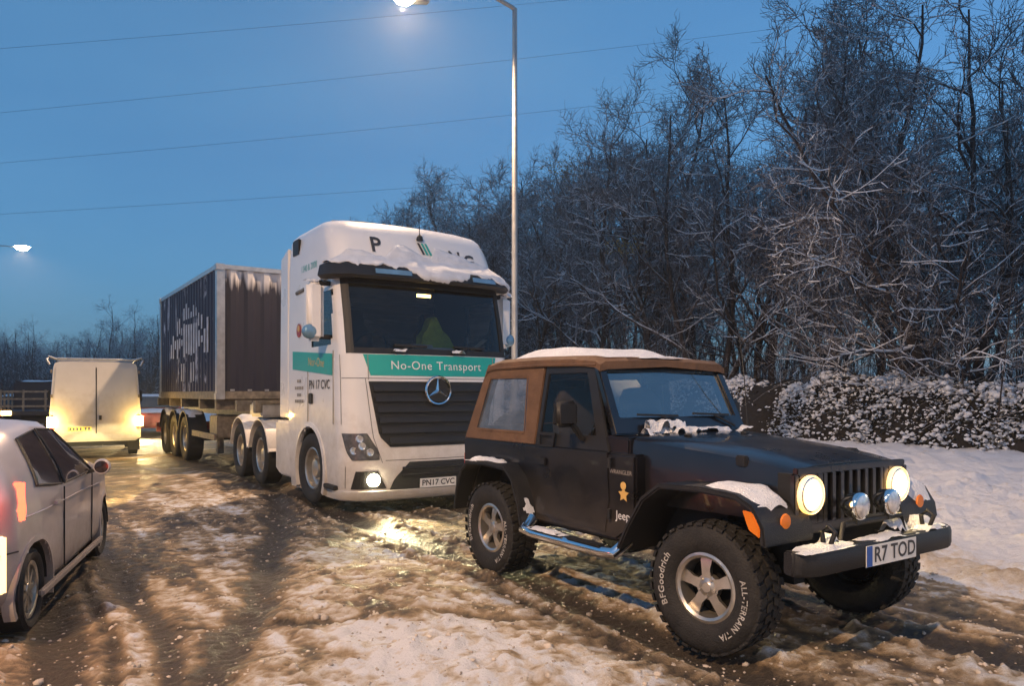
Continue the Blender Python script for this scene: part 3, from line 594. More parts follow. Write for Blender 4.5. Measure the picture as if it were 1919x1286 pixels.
# ---------------------------------------------------------------- the black off-road car
def build_jeep():
    yaw = math.atan2(-.833, .556)
    J = thing('off_road_car', 'black off-road car with tan soft top and lit headlights towing the white lorry', 'car', (.51, 6.877, 0), yaw)
    R = .393; WB = 2.373
    # lower body with cut wheel arches
    tub = [(-.60, .64), (-.615, 1.14), (1.70, 1.13), (1.70, .74), (1.62, .60), (1.50, .52), (.54, .52), (.47, .62), (.36, .87), (-.34, .89), (-.47, .64)]
    MB().prism(tub, -.745, .745).build('body_tub', 'black_paint', J, 40, .018)
    for s in (-1, 1):
        MB().box(-.40, .42, s*.46-.02, s*.46+.02, .45, .95).build('inner_arch', 'dark', J)
        # doors
        y = s*.752
        dr = MB().prism([(.55, .58), (.545, 1.125), (1.42, 1.13), (1.44, .80), (1.40, .56)], min(y, y-s*.02), max(y, y-s*.02)).build('door', 'black_paint', J, 40, .006)
        MB().box(.60, .70, *sorted((s*.757, s*.775)), .98, 1.04).build('handle', 'black_plastic', dr, 40, .006)
        MB().ring4([(.60, s*.757, 1.13), (.60, s*.757, 1.24), (.83, s*.757, 1.24), (.80, s*.757, 1.13)], [(.63, s*.757, 1.145), (.63, s*.757, 1.22), (.79, s*.757, 1.22), (.77, s*.757, 1.145)], (0, s*.012, 0)).build('trim', 'black_plastic', dr)
        for z in (.70, 1.06):
            MB().lathe([(.014, -.035), (.014, .035)], (1.455, s*.765, z), 'z', 8).build('hinge', 'black_plastic', dr)
        # soft upper door with its window
        o4 = [(.53, s*.745, 1.13), (.57, s*.655, 1.775), (1.17, s*.655, 1.765), (1.42, s*.735, 1.13)]
        i4 = [(.60, s*.738, 1.24), (.625, s*.672, 1.70), (1.10, s*.672, 1.70), (1.27, s*.73, 1.24)]
        ud = MB().ring4(o4, i4, (0, -s*.025, 0)).build('upper_door', 'black_plastic', J, 40, .006)
        MB().add([(p[0], p[1]-s*.012, p[2]) for p in i4], [(0, 1, 2, 3)]).build('window', 'doorglass', ud)
        # mirror
        mi = MB().box(1.10, 1.17, *sorted((s*.80, s*1.0)), 1.30, 1.50).build('door_mirror', 'black_plastic', J, 50, .03, 3)
        MB().add([(1.094, s*.82, 1.32), (1.094, s*.98, 1.32), (1.094, s*.98, 1.48), (1.094, s*.82, 1.48)], [(0, 1, 2, 3)]).build('mirror_glass', 'mirror', mi)
        MB().bar((1.14, s*.74, 1.2), (1.135, s*.85, 1.33), .04, .04).build('mirror_arm', 'black_plastic', mi, 40, .008)
        # wheel flares
        MB().ribbon([(-.545, .50), (-.50, .70), (-.42, .87), (-.30, .955), (0, .97), (.30, .955), (.42, .86), (.52, .66), (.56, .50)], .035, *sorted((s*.73, s*.90))).build('rear_flare', 'black_plastic', J, 50, .008)
        MB().ribbon([(1.66, .50), (1.76, .68), (1.90, .88), (2.06, .985), (2.40, 1.0), (2.66, .985), (2.78, .93), (2.85, .82), (2.865, .72)], .035, *sorted((s*.46, s*.90))).build('front_fender', 'black_plastic', J, 50, .01)
        MB().add([(2.795, s*.903, .90), (2.865, s*.903, .80), (2.85, s*.903, .74), (2.76, s*.903, .84)], [(0, 1, 2, 3)])
        MB().prism([(2.72, .905), (2.785, .90), (2.835, .82), (2.835, .765), (2.765, .80)], *sorted((s*.895, s*.912))).build('side_indicator', 'amber', J, 40, .006)
        MB().lathe([(.001, .012), (.04, .008), (.045, 0)], (2.845, s*.70, .84), 'x', 16).build('front_indicator', 'amber', J, 40)
        # running board tube with pads
        MB().tube([(.58, s*.80, .56), (.60, s*.90, .475), (.75, s*.905, .465), (1.55, s*.905, .465), (1.66, s*.90, .475), (1.69, s*.80, .56)], .042, 14).build('side_step', 'chrome', J, 50)
        for a in (.72, 1.18):
            MB().box(a, a+.36, s*.905-.035, s*.905+.035, .5, .515).build('step_pad', 'black_plastic', J, 40, .006)
        snowpad('snow', J, .68, 1.12, s*.905-.05, s*.905+.05, lambda x, y: .512, .03, 3+s)
        # soft top sides with vinyl window
        oS = [(-.60, s*.735, 1.135), (-.32, s*.655, 1.80), (.555, s*.655, 1.80), (.52, s*.745, 1.135)]
        iS = [(-.43, s*.722, 1.235), (-.255, s*.672, 1.675), (.33, s*.672, 1.675), (.37, s*.735, 1.235)]
        st = MB().ring4(oS, iS, (0, -s*.02, 0)).build('soft_top_side', 'tan', J, 50, .006)
        MB().add([(p[0], p[1]-s*.008, p[2]) for p in iS], [(0, 1, 2, 3)]).build('window', 'vinyl', st)
        MB().ring4([(a[0]*.97+.004, a[1]+s*.003, a[2]+(.02 if a[2] > 1.4 else -.02)) for a in iS], iS, (0, s*.004, 0)).build('welt', 'tan', st)
        # rear lamps, seats
        MB().box(-.655, -.61, *sorted((s*.60, s*.72)), .86, 1.0).build('rear_lamp', 'red', J, 40, .01)
        seat = [(0, -.23), (.04, -.25), (.30, -.24), (.52, -.20), (.60, -.13), (.62, 0)]
        pr = [(a, b) for a, b in seat]+[(a, -b) for a, b in seat[::-1][1:]]
        secs = [[(x0-.22*z, s*.36+yy*k, .98+z) for z, yy in pr] for x0, k in ((.74, .86), (.72, 1), (.64, 1), (.61, .86))]
        se = MB().loft(secs).build('seat', 'seat', J, 50)
        MB().box(.62, 1.12, s*.36-.22, s*.36+.22, 1.0, 1.1).build('cushion', 'seat', se, 50, .03)
        MB().tube([(.40, s*.62, 1.1), (.38, s*.60, 1.62), (.40, s*.50, 1.70), (.40, 0, 1.71)], .032, 10).build('roll_bar', 'black_plastic', J, 50)
        MB().tube([(.38, s*.58, 1.66), (.95, s*.58, 1.70), (1.2, s*.60, 1.66)], .028, 10).build('roll_bar', 'black_plastic', J, 50)
    # roof, rear panel
    secs = []
    for x, z in ((-.34, 1.77), (-.31, 1.815), (-.1, 1.845), (.4, 1.85), (.9, 1.84), (1.19, 1.815), (1.25, 1.785)):
        secs.append([(x, -.675, z-.075), (x, -.67, z-.03), (x, -.62, z), (x, -.3, z+.012), (x, 0, z+.016), (x, .3, z+.012), (x, .62, z), (x, .67, z-.03), (x, .675, z-.075), (x, .60, z-.06), (x, 0, z-.03), (x, -.60, z-.06)])
    rf = MB().loft(secs).build('soft_top', 'tan', J, 50)
    MB().tube([(-.3, -.665, 1.765), (.55, -.672, 1.775), (1.2, -.668, 1.76)], .013, 6).build('seam', 'tan', rf, 60)
    MB().tube([(-.3, .665, 1.765), (.55, .672, 1.775), (1.2, .668, 1.76)], .013, 6).build('seam', 'tan', rf, 60)
    rw = MB().ring4([(-.605, -.735, 1.135), (-.605, .735, 1.135), (-.325, .655, 1.80), (-.325, -.655, 1.80)], [(-.56, -.56, 1.24), (-.56, .56, 1.24), (-.38, .52, 1.68), (-.38, -.52, 1.68)], (.02, 0, .008)).build('soft_top_rear', 'tan', J, 50)
    MB().add([(-.552, -.56, 1.24), (-.552, .56, 1.24), (-.372, .52, 1.68), (-.372, -.52, 1.68)], [(0, 1, 2, 3)]).build('window', 'vinyl', rw)
    snowpad('snow', rf, -.36, .98, -.66, .66, lambda x, y: 1.835-.03*(abs(y)/.66)**4-.05*max(0, -.1-x), .14, 5, 50, 44, .14, 4)
    snowpad('snow', rf, .80, 1.24, -.62, .62, lambda x, y: 1.835-.04*max(0, (x-.9)), .03, 9, 20, 40, .3, 3)
    # cowl, bonnet
    MB().loft([[(1.36, -.72, 1.10), (1.36, -.72, 1.25), (1.36, 0, 1.27), (1.36, .72, 1.25), (1.36, .72, 1.10)], [(1.58, -.69, 1.10), (1.58, -.69, 1.235), (1.58, 0, 1.262), (1.58, .69, 1.235), (1.58, .69, 1.10)]]).build('cowl', 'black_paint', J, 40, .012)
    def hood(x):
        k = (x-1.58)/(2.79-1.58); return .665-.115*k, 1.245-.095*k-.035*k**6
    secs = []
    for x in np.linspace(1.585, 2.79, 9):
        w, z = hood(x); secs.append([(x, -w, .80), (x, -w, z-.06), (x, -w+.012, z-.022), (x, -w+.05, z), (x, -w*.5, z+.018), (x, 0, z+.024), (x, w*.5, z+.018), (x, w-.05, z), (x, w-.012, z-.022), (x, w, z-.06), (x, w, .80)])
    bn = MB().loft(secs).build('bonnet', 'black_paint', J, 40)
    for s in (-1, 1):
        w, z = hood(2.45); MB().box(2.41, 2.49, s*(w-.01)-.02, s*(w-.01)+.02, z-.07, z+.0).build('latch', 'black_plastic', bn, 40, .008)
        w, z = hood(1.72); MB().lathe([(.03, 0), (.028, .012), (.001, .014)], (1.76, s*.3, z+.018), 'z', 12).build('washer_jet', 'black_plastic', bn)
    MB().box(2.1, 2.75, -.45, .45, .5, .85).build('engine_bay', 'dark', J)
    MB().box(1.6, 2.3, -.52, .52, .45, .9).build('bulkhead', 'dark', J)
    # windscreen
    top = [(1.20, -.665, 1.79), (1.20, .665, 1.79)]; bt = [(1.455, -.70, 1.255), (1.455, .70, 1.255)]
    wf = MB().ring4([bt[0], bt[1], top[1], top[0]], [(1.405, -.615, 1.375), (1.405, .615, 1.375), (1.235, .595, 1.725), (1.235, -.595, 1.725)], (-.045, 0, -.02)).build('windscreen_frame', 'black_paint', J, 40, .008)
    MB().add([(1.385, -.615, 1.365), (1.385, .615, 1.365), (1.215, .595, 1.715), (1.215, -.595, 1.715)], [(0, 1, 2, 3)]).build('windscreen', 'jglass', wf)
    for y0, y1 in ((-.02, -.46), (.55, .12)):
        wi = MB().bar((1.46, y0, 1.29), (1.425, (y0+y1)/2, 1.385), .014, .014).build('wiper', 'black_plastic', J)
        MB().bar((1.428, y0-.04, 1.378), (1.420, y1, 1.392), .02, .016).build('blade', 'black_plastic', wi)
    MB().box(1.1, 1.36, -.60, .60, 1.12, 1.27).build('dashboard', 'dark', J, 40, .03)
    m = MB(); m.tube([(1.02+.05*math.cos(a), -.36+.19*math.sin(a), 1.24+.18*math.cos(a)) for a in np.linspace(0, 2*PI, 25)], .014, 8, False)
    for a in (0, 2.1, 4.2): m.tube([(1.03, -.36, 1.24), (1.02+.05*math.cos(a), -.36+.19*math.sin(a), 1.24+.18*math.cos(a))], .011, 6)
    m.build('steering_wheel', 'black_plastic', J, 50)
    MB().box(1.12, 1.14, -.12, .12, 1.62, 1.69).build('rear_view_mirror', 'black_plastic', J, 40, .01)
    MB().tube([(1.50, .66, 1.24), (1.46, .665, 1.7), (1.40, .67, 2.08)], [.005, .004, .002], 6).build('antenna', 'black_plastic', J)
    snowpad('snow', J, 1.47, 1.62, -.52, .58, lambda x, y: 1.255, .06, 21, 16, 60, .75, 3)
    snowpad('snow', J, 1.42, 1.52, -.42, -.04, lambda x, y: 1.27, .10, 24, 14, 26, .7, 2)
    # grille with seven slots, lamps
    g = MB(); X0, X1 = 2.79, 2.825
    g.box(X0, X1, -.56, .56, 1.085, 1.122); g.box(X0, X1, -.585, .585, .74, .80)
    g.box(X0, X1, -.585, -.545, .80, 1.085); g.box(X0, X1, .545, .585, .80, 1.085)
    ys = np.linspace(-.295, .295, 8)
    for y in ys: g.box(X0, X1, y-.021, y+.021, .80, 1.085)
    for s in (-1, 1):
        g.box(X0, X1, *sorted((s*.316, s*.372)), .80, 1.085); g.box(X0, X1, *sorted((s*.372, s*.545)), .80, .87); g.box(X0, X1, *sorted((s*.372, s*.545)), 1.06, 1.085)
    g.build('grille', 'black_paint', J, 40, .005)
    MB().box(2.70, 2.792, -.57, .57, .78, 1.09).build('radiator', 'dark', J)
    for s in (-1, 1):
        hl = MB().lathe([(.108, -.03), (.108, .015), (.092, .022), (.09, .0)], (2.83, s*.455, .968), 'x', 32, False).build('headlight', 'chrome', J, 40)
        MB().lathe([(.001, .037), (.03, .035), (.069, .0258)], (2.832, s*.455, .968), 'x', 28).build('bulb', 'head_lit', hl, 60); MB().lathe([(.066, .0255), (.085, .016), (.099, 0)], (2.832, s*.455, .968), 'x', 28, False).build('lens', 'lens_lit', hl, 60)
        MB().lathe([(.097, .01), (.108, .022), (.114, .012), (.112, -.01)], (2.832, s*.455, .968), 'x', 28, False).build('glare_ring', 'halo_lit', hl, 60)  # glowing ring put in for the orange glare around the lit headlight
        lamp_spot('headlight_beam', hl, (2.90, s*.455, .968), (1, 0, -.12), 200, (1, .74, .42), 75, .8)
    # bumper and what is bolted to it
    bp = MB().loft([[(x0, y, .575), (x1-.012, y, .565), (x1, y, .585), (x1, y, .685), (x1-.015, y, .705), (x0, y, .70)] for y, x0, x1 in ((-.80, 2.90, 2.97), (-.76, 2.91, 3.02), (-.66, 2.93, 3.05), (.66, 2.93, 3.05), (.76, 2.91, 3.02), (.80, 2.90, 2.97))]).build('front_bumper', 'black_plastic', J, 40, .01)
    for s in (-1, 1):
        MB().box(2.6, 2.95, s*.38-.04, s*.38+.04, .58, .68).build('bracket', 'black_plastic', bp)
        MB().tube([(3.0, s*.52, .71), (3.03, s*.52, .79), (2.99, s*.52, .82), (2.95, s*.52, .78), (2.96, s*.52, .71)], .014, 8).build('tow_hook', 'black_plastic', bp, 50)
    pl = MB().box(3.051, 3.056, -.262, .262, .568, .688).build('number_plate', 'plate_white', J, None, .0015)
    MB().box(3.0562, 3.0575, -.26, -.205, .570, .686).build('blue_band', 'blue', pl)
    obj('lettering', text_mesh('lettering', 'R7 TOD', .122, lambda a, b: (3.0585, a+.03, .628+b), space=1.02, off=.002), 'letter_dark', pl)
    MB().tube([(2.94, -.34, .70), (2.94, -.30, .80), (2.94, .30, .80), (2.94, .34, .70)], .016, 8).build('lamp_bar', 'black_plastic', J, 50)
    for y in (-.175, .155):
        dl = MB().lathe([(.03, -.10), (.07, -.05), (.08, 0), (.08, .02), (.074, .026)], (2.955, y, .895), 'x', 28).build('driving_lamp', 'chrome', J, 50)
        MB().lathe([(.001, .038), (.04, .034), (.072, .022)], (2.956, y, .895), 'x', 24).build('lens', 'lens', dl, 60)
        MB().box(2.93, 2.96, y-.02, y+.02, .79, .83).build('stalk', 'black_plastic', dl)
    snowpad('snow', J, 2.93, 3.05, -.80, -.30, lambda x, y: .703, .028, 31, 14, 40, .55)
    snowpad('snow', J, 2.93, 3.05, -.28, .26, lambda x, y: .703, .022, 33, 14, 40, .5)
    snowpad('snow', J, 2.93, 3.04, .30, .73, lambda x, y: .703, .03, 37, 14, 40, .55)
    snowpad('snow', J, 2.84, 2.96, .20, .42, lambda x, y: .70, .10, 38, 14, 20, .4)
    snowpad('snow', J, 2.86, 2.97, -.50, -.28, lambda x, y: .70, .08, 41, 14, 20, .5)
    snowpad('snow', J, 2.80, 2.95, .50, .74, lambda x, y: .68, .11, 42, 14, 20, .35)
    fz = lambda x, y: float(np.interp(x, [1.66, 1.76, 1.90, 2.06, 2.40, 2.66, 2.78, 2.85, 2.87], [.50, .68, .88, .985, 1.0, .985, .93, .82, .72]))
    snowpad('snow', J, 2.36, 2.80, -.85, -.60, fz, .04, 44, 26, 16, .45)
    snowpad('snow', J, 2.2, 2.84, .60, .88, fz, .03, 46, 26, 16, .5)
    snowpad('snow', J, -.40, .26, -.895, -.745, lambda x, y: .955, .06, 48, 30, 14, .35)
    snowpad('snow', J, -.40, .26, .745, .895, lambda x, y: .955, .06, 49, 30, 14, .35)
    snowpad('snow', J, .42, .56, -.88, -.75, lambda x, y: .84-1.9*max(0, x-.42), .02, 50, 12, 12, .5)
    # wheels
    for x, y, fl, st, sp in ((0, -.735, False, 0, .3), (0, .735, True, 0, .9), (WB, -.735, False, math.radians(7), .1), (WB, .735, True, math.radians(7), 1.3)):
        w = wheel(J, (x, y, R), R, .265, .205, 'five', 'alloy', True, fl, st, spin=sp if not fl else -sp)
        if not fl:
            h = .265/2
            def arc(mid, r0):
                return lambda a, b: ((r0+b)*math.cos(mid-a/r0), -h-.0035, (r0+b)*math.sin(mid-a/r0))
            obj('tyre_lettering', text_mesh('tyre_lettering', 'BFGoodrich', .062, arc(PI*.98-sp*-1, .292), space=1.12, off=.0012), 'tyre_white', w)
            obj('tyre_lettering', text_mesh('tyre_lettering', 'ALL-TERRAIN T/A', .05, arc(-PI*.12+sp, .292), space=1.1, off=.001), 'tyre_white', w)
    sw = wheel(J, (-.78, .05, .98), R, .26, .205, 'five', 'alloy', True); sw.rotation_euler = (0, 0, -PI/2); sw['label'] = 'spare wheel on the tailgate'
    MB().tube([(0, -.72, R), (0, .72, R)], .05, 10).build('axle', 'dark', J); MB().tube([(WB, -.62, R), (WB, .62, R)], .05, 10).build('axle', 'dark', J)
    MB().box(-.1, 2.7, -.42, -.32, .42, .55).build('chassis_rail', 'dark', J); MB().box(-.1, 2.7, .32, .42, .42, .55).build('chassis_rail', 'dark', J)
    MB().box(-.74, -.63, -.72, .72, .55, .66).build('rear_bumper', 'black_plastic', J, 40, .012)
    for s in (-1, 1):
        MB().box(-.76, -.70, s*.66-.05, s*.66+.05, .54, .67).build('bumper_cap', 'steel', J, 40, .012)
    # side print
    sp = lambda x0, z0: (lambda a, b: (x0+a, -.7492, z0+b))
    obj('lettering', text_mesh('lettering', 'WRANGLER', .042, sp(1.555, 1.0)), 'letter_grey', J)
    for me in (): pass
    obj('lettering', text_mesh('lettering', 'Jeep', .085, sp(1.58, .70)), 'letter_white', J)
    star = [(1.585+.055*(1 if i % 2 == 0 else .5)*math.cos(PI/2+i*PI/5), .85+.055*(1 if i % 2 == 0 else .5)*math.sin(PI/2+i*PI/5)) for i in range(10)]
    MB().prism(star, -.7495, -.747).build('star_emblem', 'letter_gold', J)
    MB().lathe([(.028, -.7515), (.028, -.7494)], (1.585, 0, .91), 'y', 16).build('star_emblem', 'letter_gold', J)
    return J
jeep = build_jeep()
# ---------------------------------------------------------------- the white articulated lorry: tractor, trailer, container
TY = math.atan2(-.841, .541)+math.radians(.8)
def cabdims(z):
    F = float(np.interp(z, [.17, .3, .6, 1.0, 1.7, 2.06, 2.5, 3.05, 3.2, 3.45, 3.65, 3.8, 3.9, 3.96], [1.36, 1.42, 1.44, 1.43, 1.40, 1.36, 1.27, 1.13, 1.09, 1.0, .90, .78, .62, .30]))
    W = float(np.interp(z, [.17, .6, 1.8, 3.0, 3.3, 3.6, 3.8, 3.9, 3.96], [1.20, 1.235, 1.25, 1.235, 1.235, 1.22, 1.19, 1.14, 1.0]))
    r = float(np.interp(z, [.17, .8, 1.8, 2.1, 3.0, 3.3, 3.9], [.34, .34, .26, .20, .20, .28, .34]))
    return F, W, r, .07
def CS(a, z, off=0):
    F, W, r, bow = cabdims(z); sg = -1 if a < 0 else 1; q = abs(a); yf = W-r; L = r*PI/2
    if q < yf: x = F-bow*(q/yf)**2; y = q; nx, ny = 1, 2*bow*q/yf**2; l = math.hypot(nx, ny); nx /= l; ny /= l
    elif q < yf+L: th = (q-yf)/r; x = F-bow-r+r*math.cos(th); y = yf+r*math.sin(th); nx, ny = math.cos(th), math.sin(th)
    else: x = F-bow-r-(q-yf-L); y = W; nx, ny = 0, 1
    return (x+nx*off, sg*(y+ny*off), z)
def side_a(x, z):
    F, W, r, bow = cabdims(z); return W-r+r*PI/2+(F-bow-r-x)
def patch(z0, z1, aL, aR, off, nr=8, nc=16, th=0):
    """piece that follows the cab skin; aL and aR may be [(z,a),...]"""
    m = MB(); f = lambda e, z: e if not isinstance(e, list) else float(np.interp(z, [p[0] for p in e], [p[1] for p in e]))
    lay = []
    for o in ((off,) if not th else (off, off-th)):
        lay.append([[CS(f(aL, z)+(f(aR, z)-f(aL, z))*k/nc, z, o) for k in range(nc+1)] for z in np.linspace(z0, z1, nr+1)])
    n = nc+1
    for l in lay:
        m.add([p for row in l for p in row], [(i*n+k, i*n+k+1, (i+1)*n+k+1, (i+1)*n+k) for i in range(nr) for k in range(nc)])
    if th:
        b = (nr+1)*n; br = [k for k in range(n)]+[i*n+nc for i in range(1, nr+1)]+[nr*n+k for k in range(nc-1, -1, -1)]+[i*n for i in range(nr-1, 0, -1)]
        m.f += [(br[i], br[(i+1) % len(br)], b+br[(i+1) % len(br)], b+br[i]) for i in range(len(br))]
        bm_merge = True
    return m
def sweep(prof, a0, a1, n=24):
    """closed profile [(offset,z)...] carried along the cab front"""
    return MB().loft([[CS(a, z, o) for o, z in prof] for a in np.linspace(a0, a1, n)])
def cabtext(name, body, size, a0, z0, lift, mat, parent, **k):
    return obj(name, text_mesh(name, body, size, lambda u, v: CS(a0+u, z0+v, lift), **k), mat, parent)
def build_truck():
    T = thing('lorry_tractor', 'white lorry tractor with teal stripe and snow sliding off its roof', 'lorry', (-1.78, 11.08, 0), TY)
    XB = -.95
    zs = np.concatenate([np.arange(.17, 2.0, .07), [2.0, 2.06], np.arange(2.1, 3.06, .08), [3.05, 3.12], np.arange(3.18, 3.9, .06), [3.93, 3.96]]); zs = np.unique(np.round(zs, 4))
    def shell(off, name, mat):
        m = MB(); rows = []
        for z in zs:
            F, W, r, bow = cabdims(z); e = side_a(XB, z); yf = W-r; L = yf+r*PI/2
            q = np.concatenate([np.linspace(0, yf, 9)[:-1], np.linspace(yf, L, 7)[:-1], np.linspace(L, e, 30)])
            rows.append([CS(a, z, off) for a in np.concatenate([-q[::-1], q[1:]])])
        n = len(rows[0]); fs = []
        for i in range(len(zs)-1):
            zc = (zs[i]+zs[i+1])/2
            for k in range(n-1):
                c = np.mean([rows[i][k], rows[i][k+1], rows[i+1][k+1], rows[i+1][k]], axis=0)
                if 2.08 < zc < 2.99 and c[0] > .80 and abs(c[1]) < 1.19: continue
                if 2.14 < zc < 2.92 and abs(c[1]) > 1.15 and .10 < c[0] < .88: continue
                if (c[0])**2+(zc-.5)**2 < .59**2 and abs(c[1]) > 1.0: continue
                fs.append((i*n+k, i*n+k+1, (i+1)*n+k+1, (i+1)*n+k))
        m.add([p for r_ in rows for p in r_], fs)
        o = (len(zs)-1)*n
        m.f.append(tuple(o+k for k in range(n))); m.f.append(tuple(i*n for i in range(len(zs)))+tuple(i*n+n-1 for i in range(len(zs)-1, -1, -1)))
        return m.build(name, mat, T, 40)
    shell(0, 'cab', 'white_paint'); shell(-.035, 'cab_lining', 'dark')
    # glazing
    ws = patch(2.06, 3.02, -1.19, 1.19, -.006, 10, 24).build('windscreen', 'cabglass', T, 60)
    patch(2.055, 2.13, -1.2, 1.2, .006, 2, 24, .012).build('black_band', 'black_plastic', ws); patch(2.96, 3.03, -1.2, 1.2, .006, 2, 24, .012).build('black_band', 'black_plastic', ws)
    for s in (-1, 1):
        patch(2.06, 3.03, *sorted((s*1.10, s*1.20)), .007, 10, 3, .012).build('black_band', 'black_plastic', ws)
        e0, e1 = side_a(.92, 2.5), side_a(.08, 2.5)
        sw = patch(2.12, 2.95, *sorted((s*e0, s*e1)), -.004, 6, 6).build('side_window', 'cabglass', T)
        # door shut lines and handle
        for xx in (.95, -.05):
            MB().box(xx-.008, xx+.008, *sorted((s*1.249, s*1.256)), 1.15, 2.1).build('shut_line', 'letter_grey', T)
    # wheel arch lips
    for s in (-1, 1):
        pl = [(.585*math.cos(a), .5+.585*math.sin(a)) for a in np.linspace(-.5, PI+.5, 26)]
        secs = []
        for x, z in pl:
            ux, uz = x/.585, (z-.5)/.585
            secs.append([(x, s*1.262, z), (x+ux*.06, s*1.255, z+uz*.06), (x+ux*.06, s*1.18, z+uz*.06), (x-ux*.012, s*1.18, z-uz*.012)])
        MB().loft(secs).build('arch_lip', 'white_paint', T, 50)
        MB().ribbon([(.57*math.cos(a), .5+.57*math.sin(a)) for a in np.linspace(0, PI, 16)], .02, *sorted((s*.7, s*1.2))).build('wheel_housing', 'dark', T)
    # sun visor and roof lip
    vz = sweep([(.0, 3.03), (.16, 3.02), (.20, 3.06), (.16, 3.20), (.05, 3.26), (-.02, 3.24)], -1.34, 1.34, 34).build('sun_visor', 'black_plastic', T, 40)
    for a0, a1 in ((-.78, -.30), (.62, 1.0)):
        patch(3.09, 3.155, a0, a1, .206, 2, 8, .02).build('visor_light', 'skyglass', vz)
    # teal band and its writing
    tb = patch(1.775, 2.045, [(1.775, -.90), (2.045, -.99)], [(1.775, .90), (2.045, .99)], .008, 4, 24, .012).build('teal_band', 'teal', T, 50)
    cabtext('lettering', 'No-One', .16, -.345, 1.905, .014, 'letter_white', tb, space=1.08); cabtext('lettering', 'Transport', .16, .365, 1.905, .014, 'letter_white', tb, space=1.08)
    for a in (-.93, .93):
        sweep([(.0, 1.72), (.012, 1.72), (.012, 2.04), (0, 2.04)], a-.004, a+.004, 3).build('panel_gap', 'letter_grey', T)
    # panel joints
    for s in (-1, 1):
        patch(.66, 1.74, [(.66, s*.76-.004), (1.0, s*.88-.004), (1.74, s*.97-.004)], [(.66, s*.76+.004), (1.0, s*.88+.004), (1.74, s*.97+.004)], .004, 10, 1).build('panel_gap', 'gap', T)
        patch(.34, .62, s*1.24-.004, s*1.24+.004, .004, 4, 1).build('panel_gap', 'gap', T)
        patch(1.15, 2.04, s*1.30-.004, s*1.30+.004, .004, 6, 1).build('panel_gap', 'gap', T)
    patch(.685, .693, -.72, .72, .004, 1, 20).build('panel_gap', 'gap', T); patch(1.735, 1.743, -1.28, 1.28, .004, 1, 30).build('panel_gap', 'gap', T)
    # grille, slats, star
    gl = patch(.86, 1.70, [(.86, -.66), (1.0, -.80), (1.70, -.93)], [(.86, .66), (1.0, .80), (1.70, .93)], .012, 14, 24, .03).build('grille', 'black_plastic', T, 50)
    for i in range(6):
        z = .90+i*.135; w = float(np.interp(z, [.86, 1.0, 1.7], [.66, .80, .93]))-.03
        sweep([(.012, z+.085), (.05, z+.02), (.05, z), (.03, z-.005), (.012, z+.0)], -w, w, 24).build('slat', 'black_plastic', gl, 40)
    zc = 1.585; xs = cabdims(zc)[0]+.055
    star = MB().lathe([(.165, -.02), (.19, -.01), (.197, .008), (.185, .022), (.168, .016), (.165, -.02)], (xs, 0, zc), 'x', 40, False)
    st = star.build('star_badge', 'chrome', T, 50)
    MB().lathe([(.16, -.028), (.16, -.012)], (xs, 0, zc), 'x', 32).build('disc', 'black_plastic', st)
    m = MB()
    for k in range(3):
        a = PI/2+k*2*PI/3; ca, sa = math.cos(a), math.sin(a)
        m.add([(xs+.016, 0, zc), (xs-.008, -sa*.03, zc+ca*.03), (xs-.006, ca*.178, zc+sa*.178), (xs-.008, sa*.03, zc-ca*.03)], [(0, 1, 2), (0, 2, 3), (1, 3, 2)])
    m.build('star', 'chrome', st)
    # bumper, intake, lamps, plate
    bu = sweep([(.0, .20), (.03, .19), (.045, .24), (.03, .30), (0, .31)], -1.5, 1.5, 40).build('bumper_lip', 'white_paint', T, 40)
    it = patch(.31, .66, [(.31, -.66), (.45, -.60), (.66, -.40)], [(.31, .66), (.45, .60), (.66, .40)], .010, 6, 20, .02).build('lower_intake', 'black_plastic', T)
    for z in (.47, .56):
        sweep([(.01, z), (.03, z+.01), (.03, z+.025), (.01, z+.04)], -.5, .5, 14).build('slat', 'black_plastic', it)
    pl = patch(.315, .435, -.26, .27, .034, 2, 8, .008).build('number_plate', 'plate_white', T)
    cabtext('lettering', 'PN17 CVC', .105, .005, .375, .037, 'letter_dark', pl, off=.002)
    for s in (-1, 1):
        ee = lambda a: [(z, s*v) for z, v in a]
        L, Rr = ee([(.66, .80), (.80, .80), (1.06, .97)]), ee([(.66, 1.12), (.80, 1.22), (1.06, 1.30)])
        hl = patch(.70, 1.04, L if s > 0 else Rr, Rr if s > 0 else L, .008, 8, 10, .02).build('headlight', 'lamp_inner', T, 50)
        for q, (a, z) in enumerate(((.92, .80), (1.02, .88), (1.12, .82), (1.05, .97))):
            p = CS(s*a, z, .012); MB().lathe([(.05, -.01), (.045, .012), (.02, .004)], p, 'x', 14).build('reflector', 'lens', hl, 50)
        L, Rr = ee([(.33, .70), (.56, .82)]), ee([(.33, 1.16), (.56, 1.10)])
        fb = patch(.33, .56, L if s > 0 else Rr, Rr if s > 0 else L, .006, 5, 8, .02).build('fog_lamp_housing', 'black_plastic', T)
        p = CS(s*.87, .445, .018)
        MB().lathe([(.001, .03), (.05, .025), (.08, .008), (.085, -.02)], p, 'x', 24).build('lit_lens', 'fog_lit', fb, 60)
        lamp_spot('fog_beam', fb, (p[0]+.05, p[1], p[2]), (1, 0, -.13), 180, (1, .83, .45), 100, .9)
        # mirrors
        mi = MB().box(.68, .88, *sorted((s*1.33, s*1.56)), 2.22, 3.0).build('mirror_housing', 'white_paint', T, 50, .06, 3)
        MB().add([(.675, s*1.36, 2.28), (.675, s*1.53, 2.28), (.675, s*1.53, 2.94), (.675, s*1.36, 2.94)], [(0, 1, 2, 3)]).build('mirror_glass', 'mirror', mi)
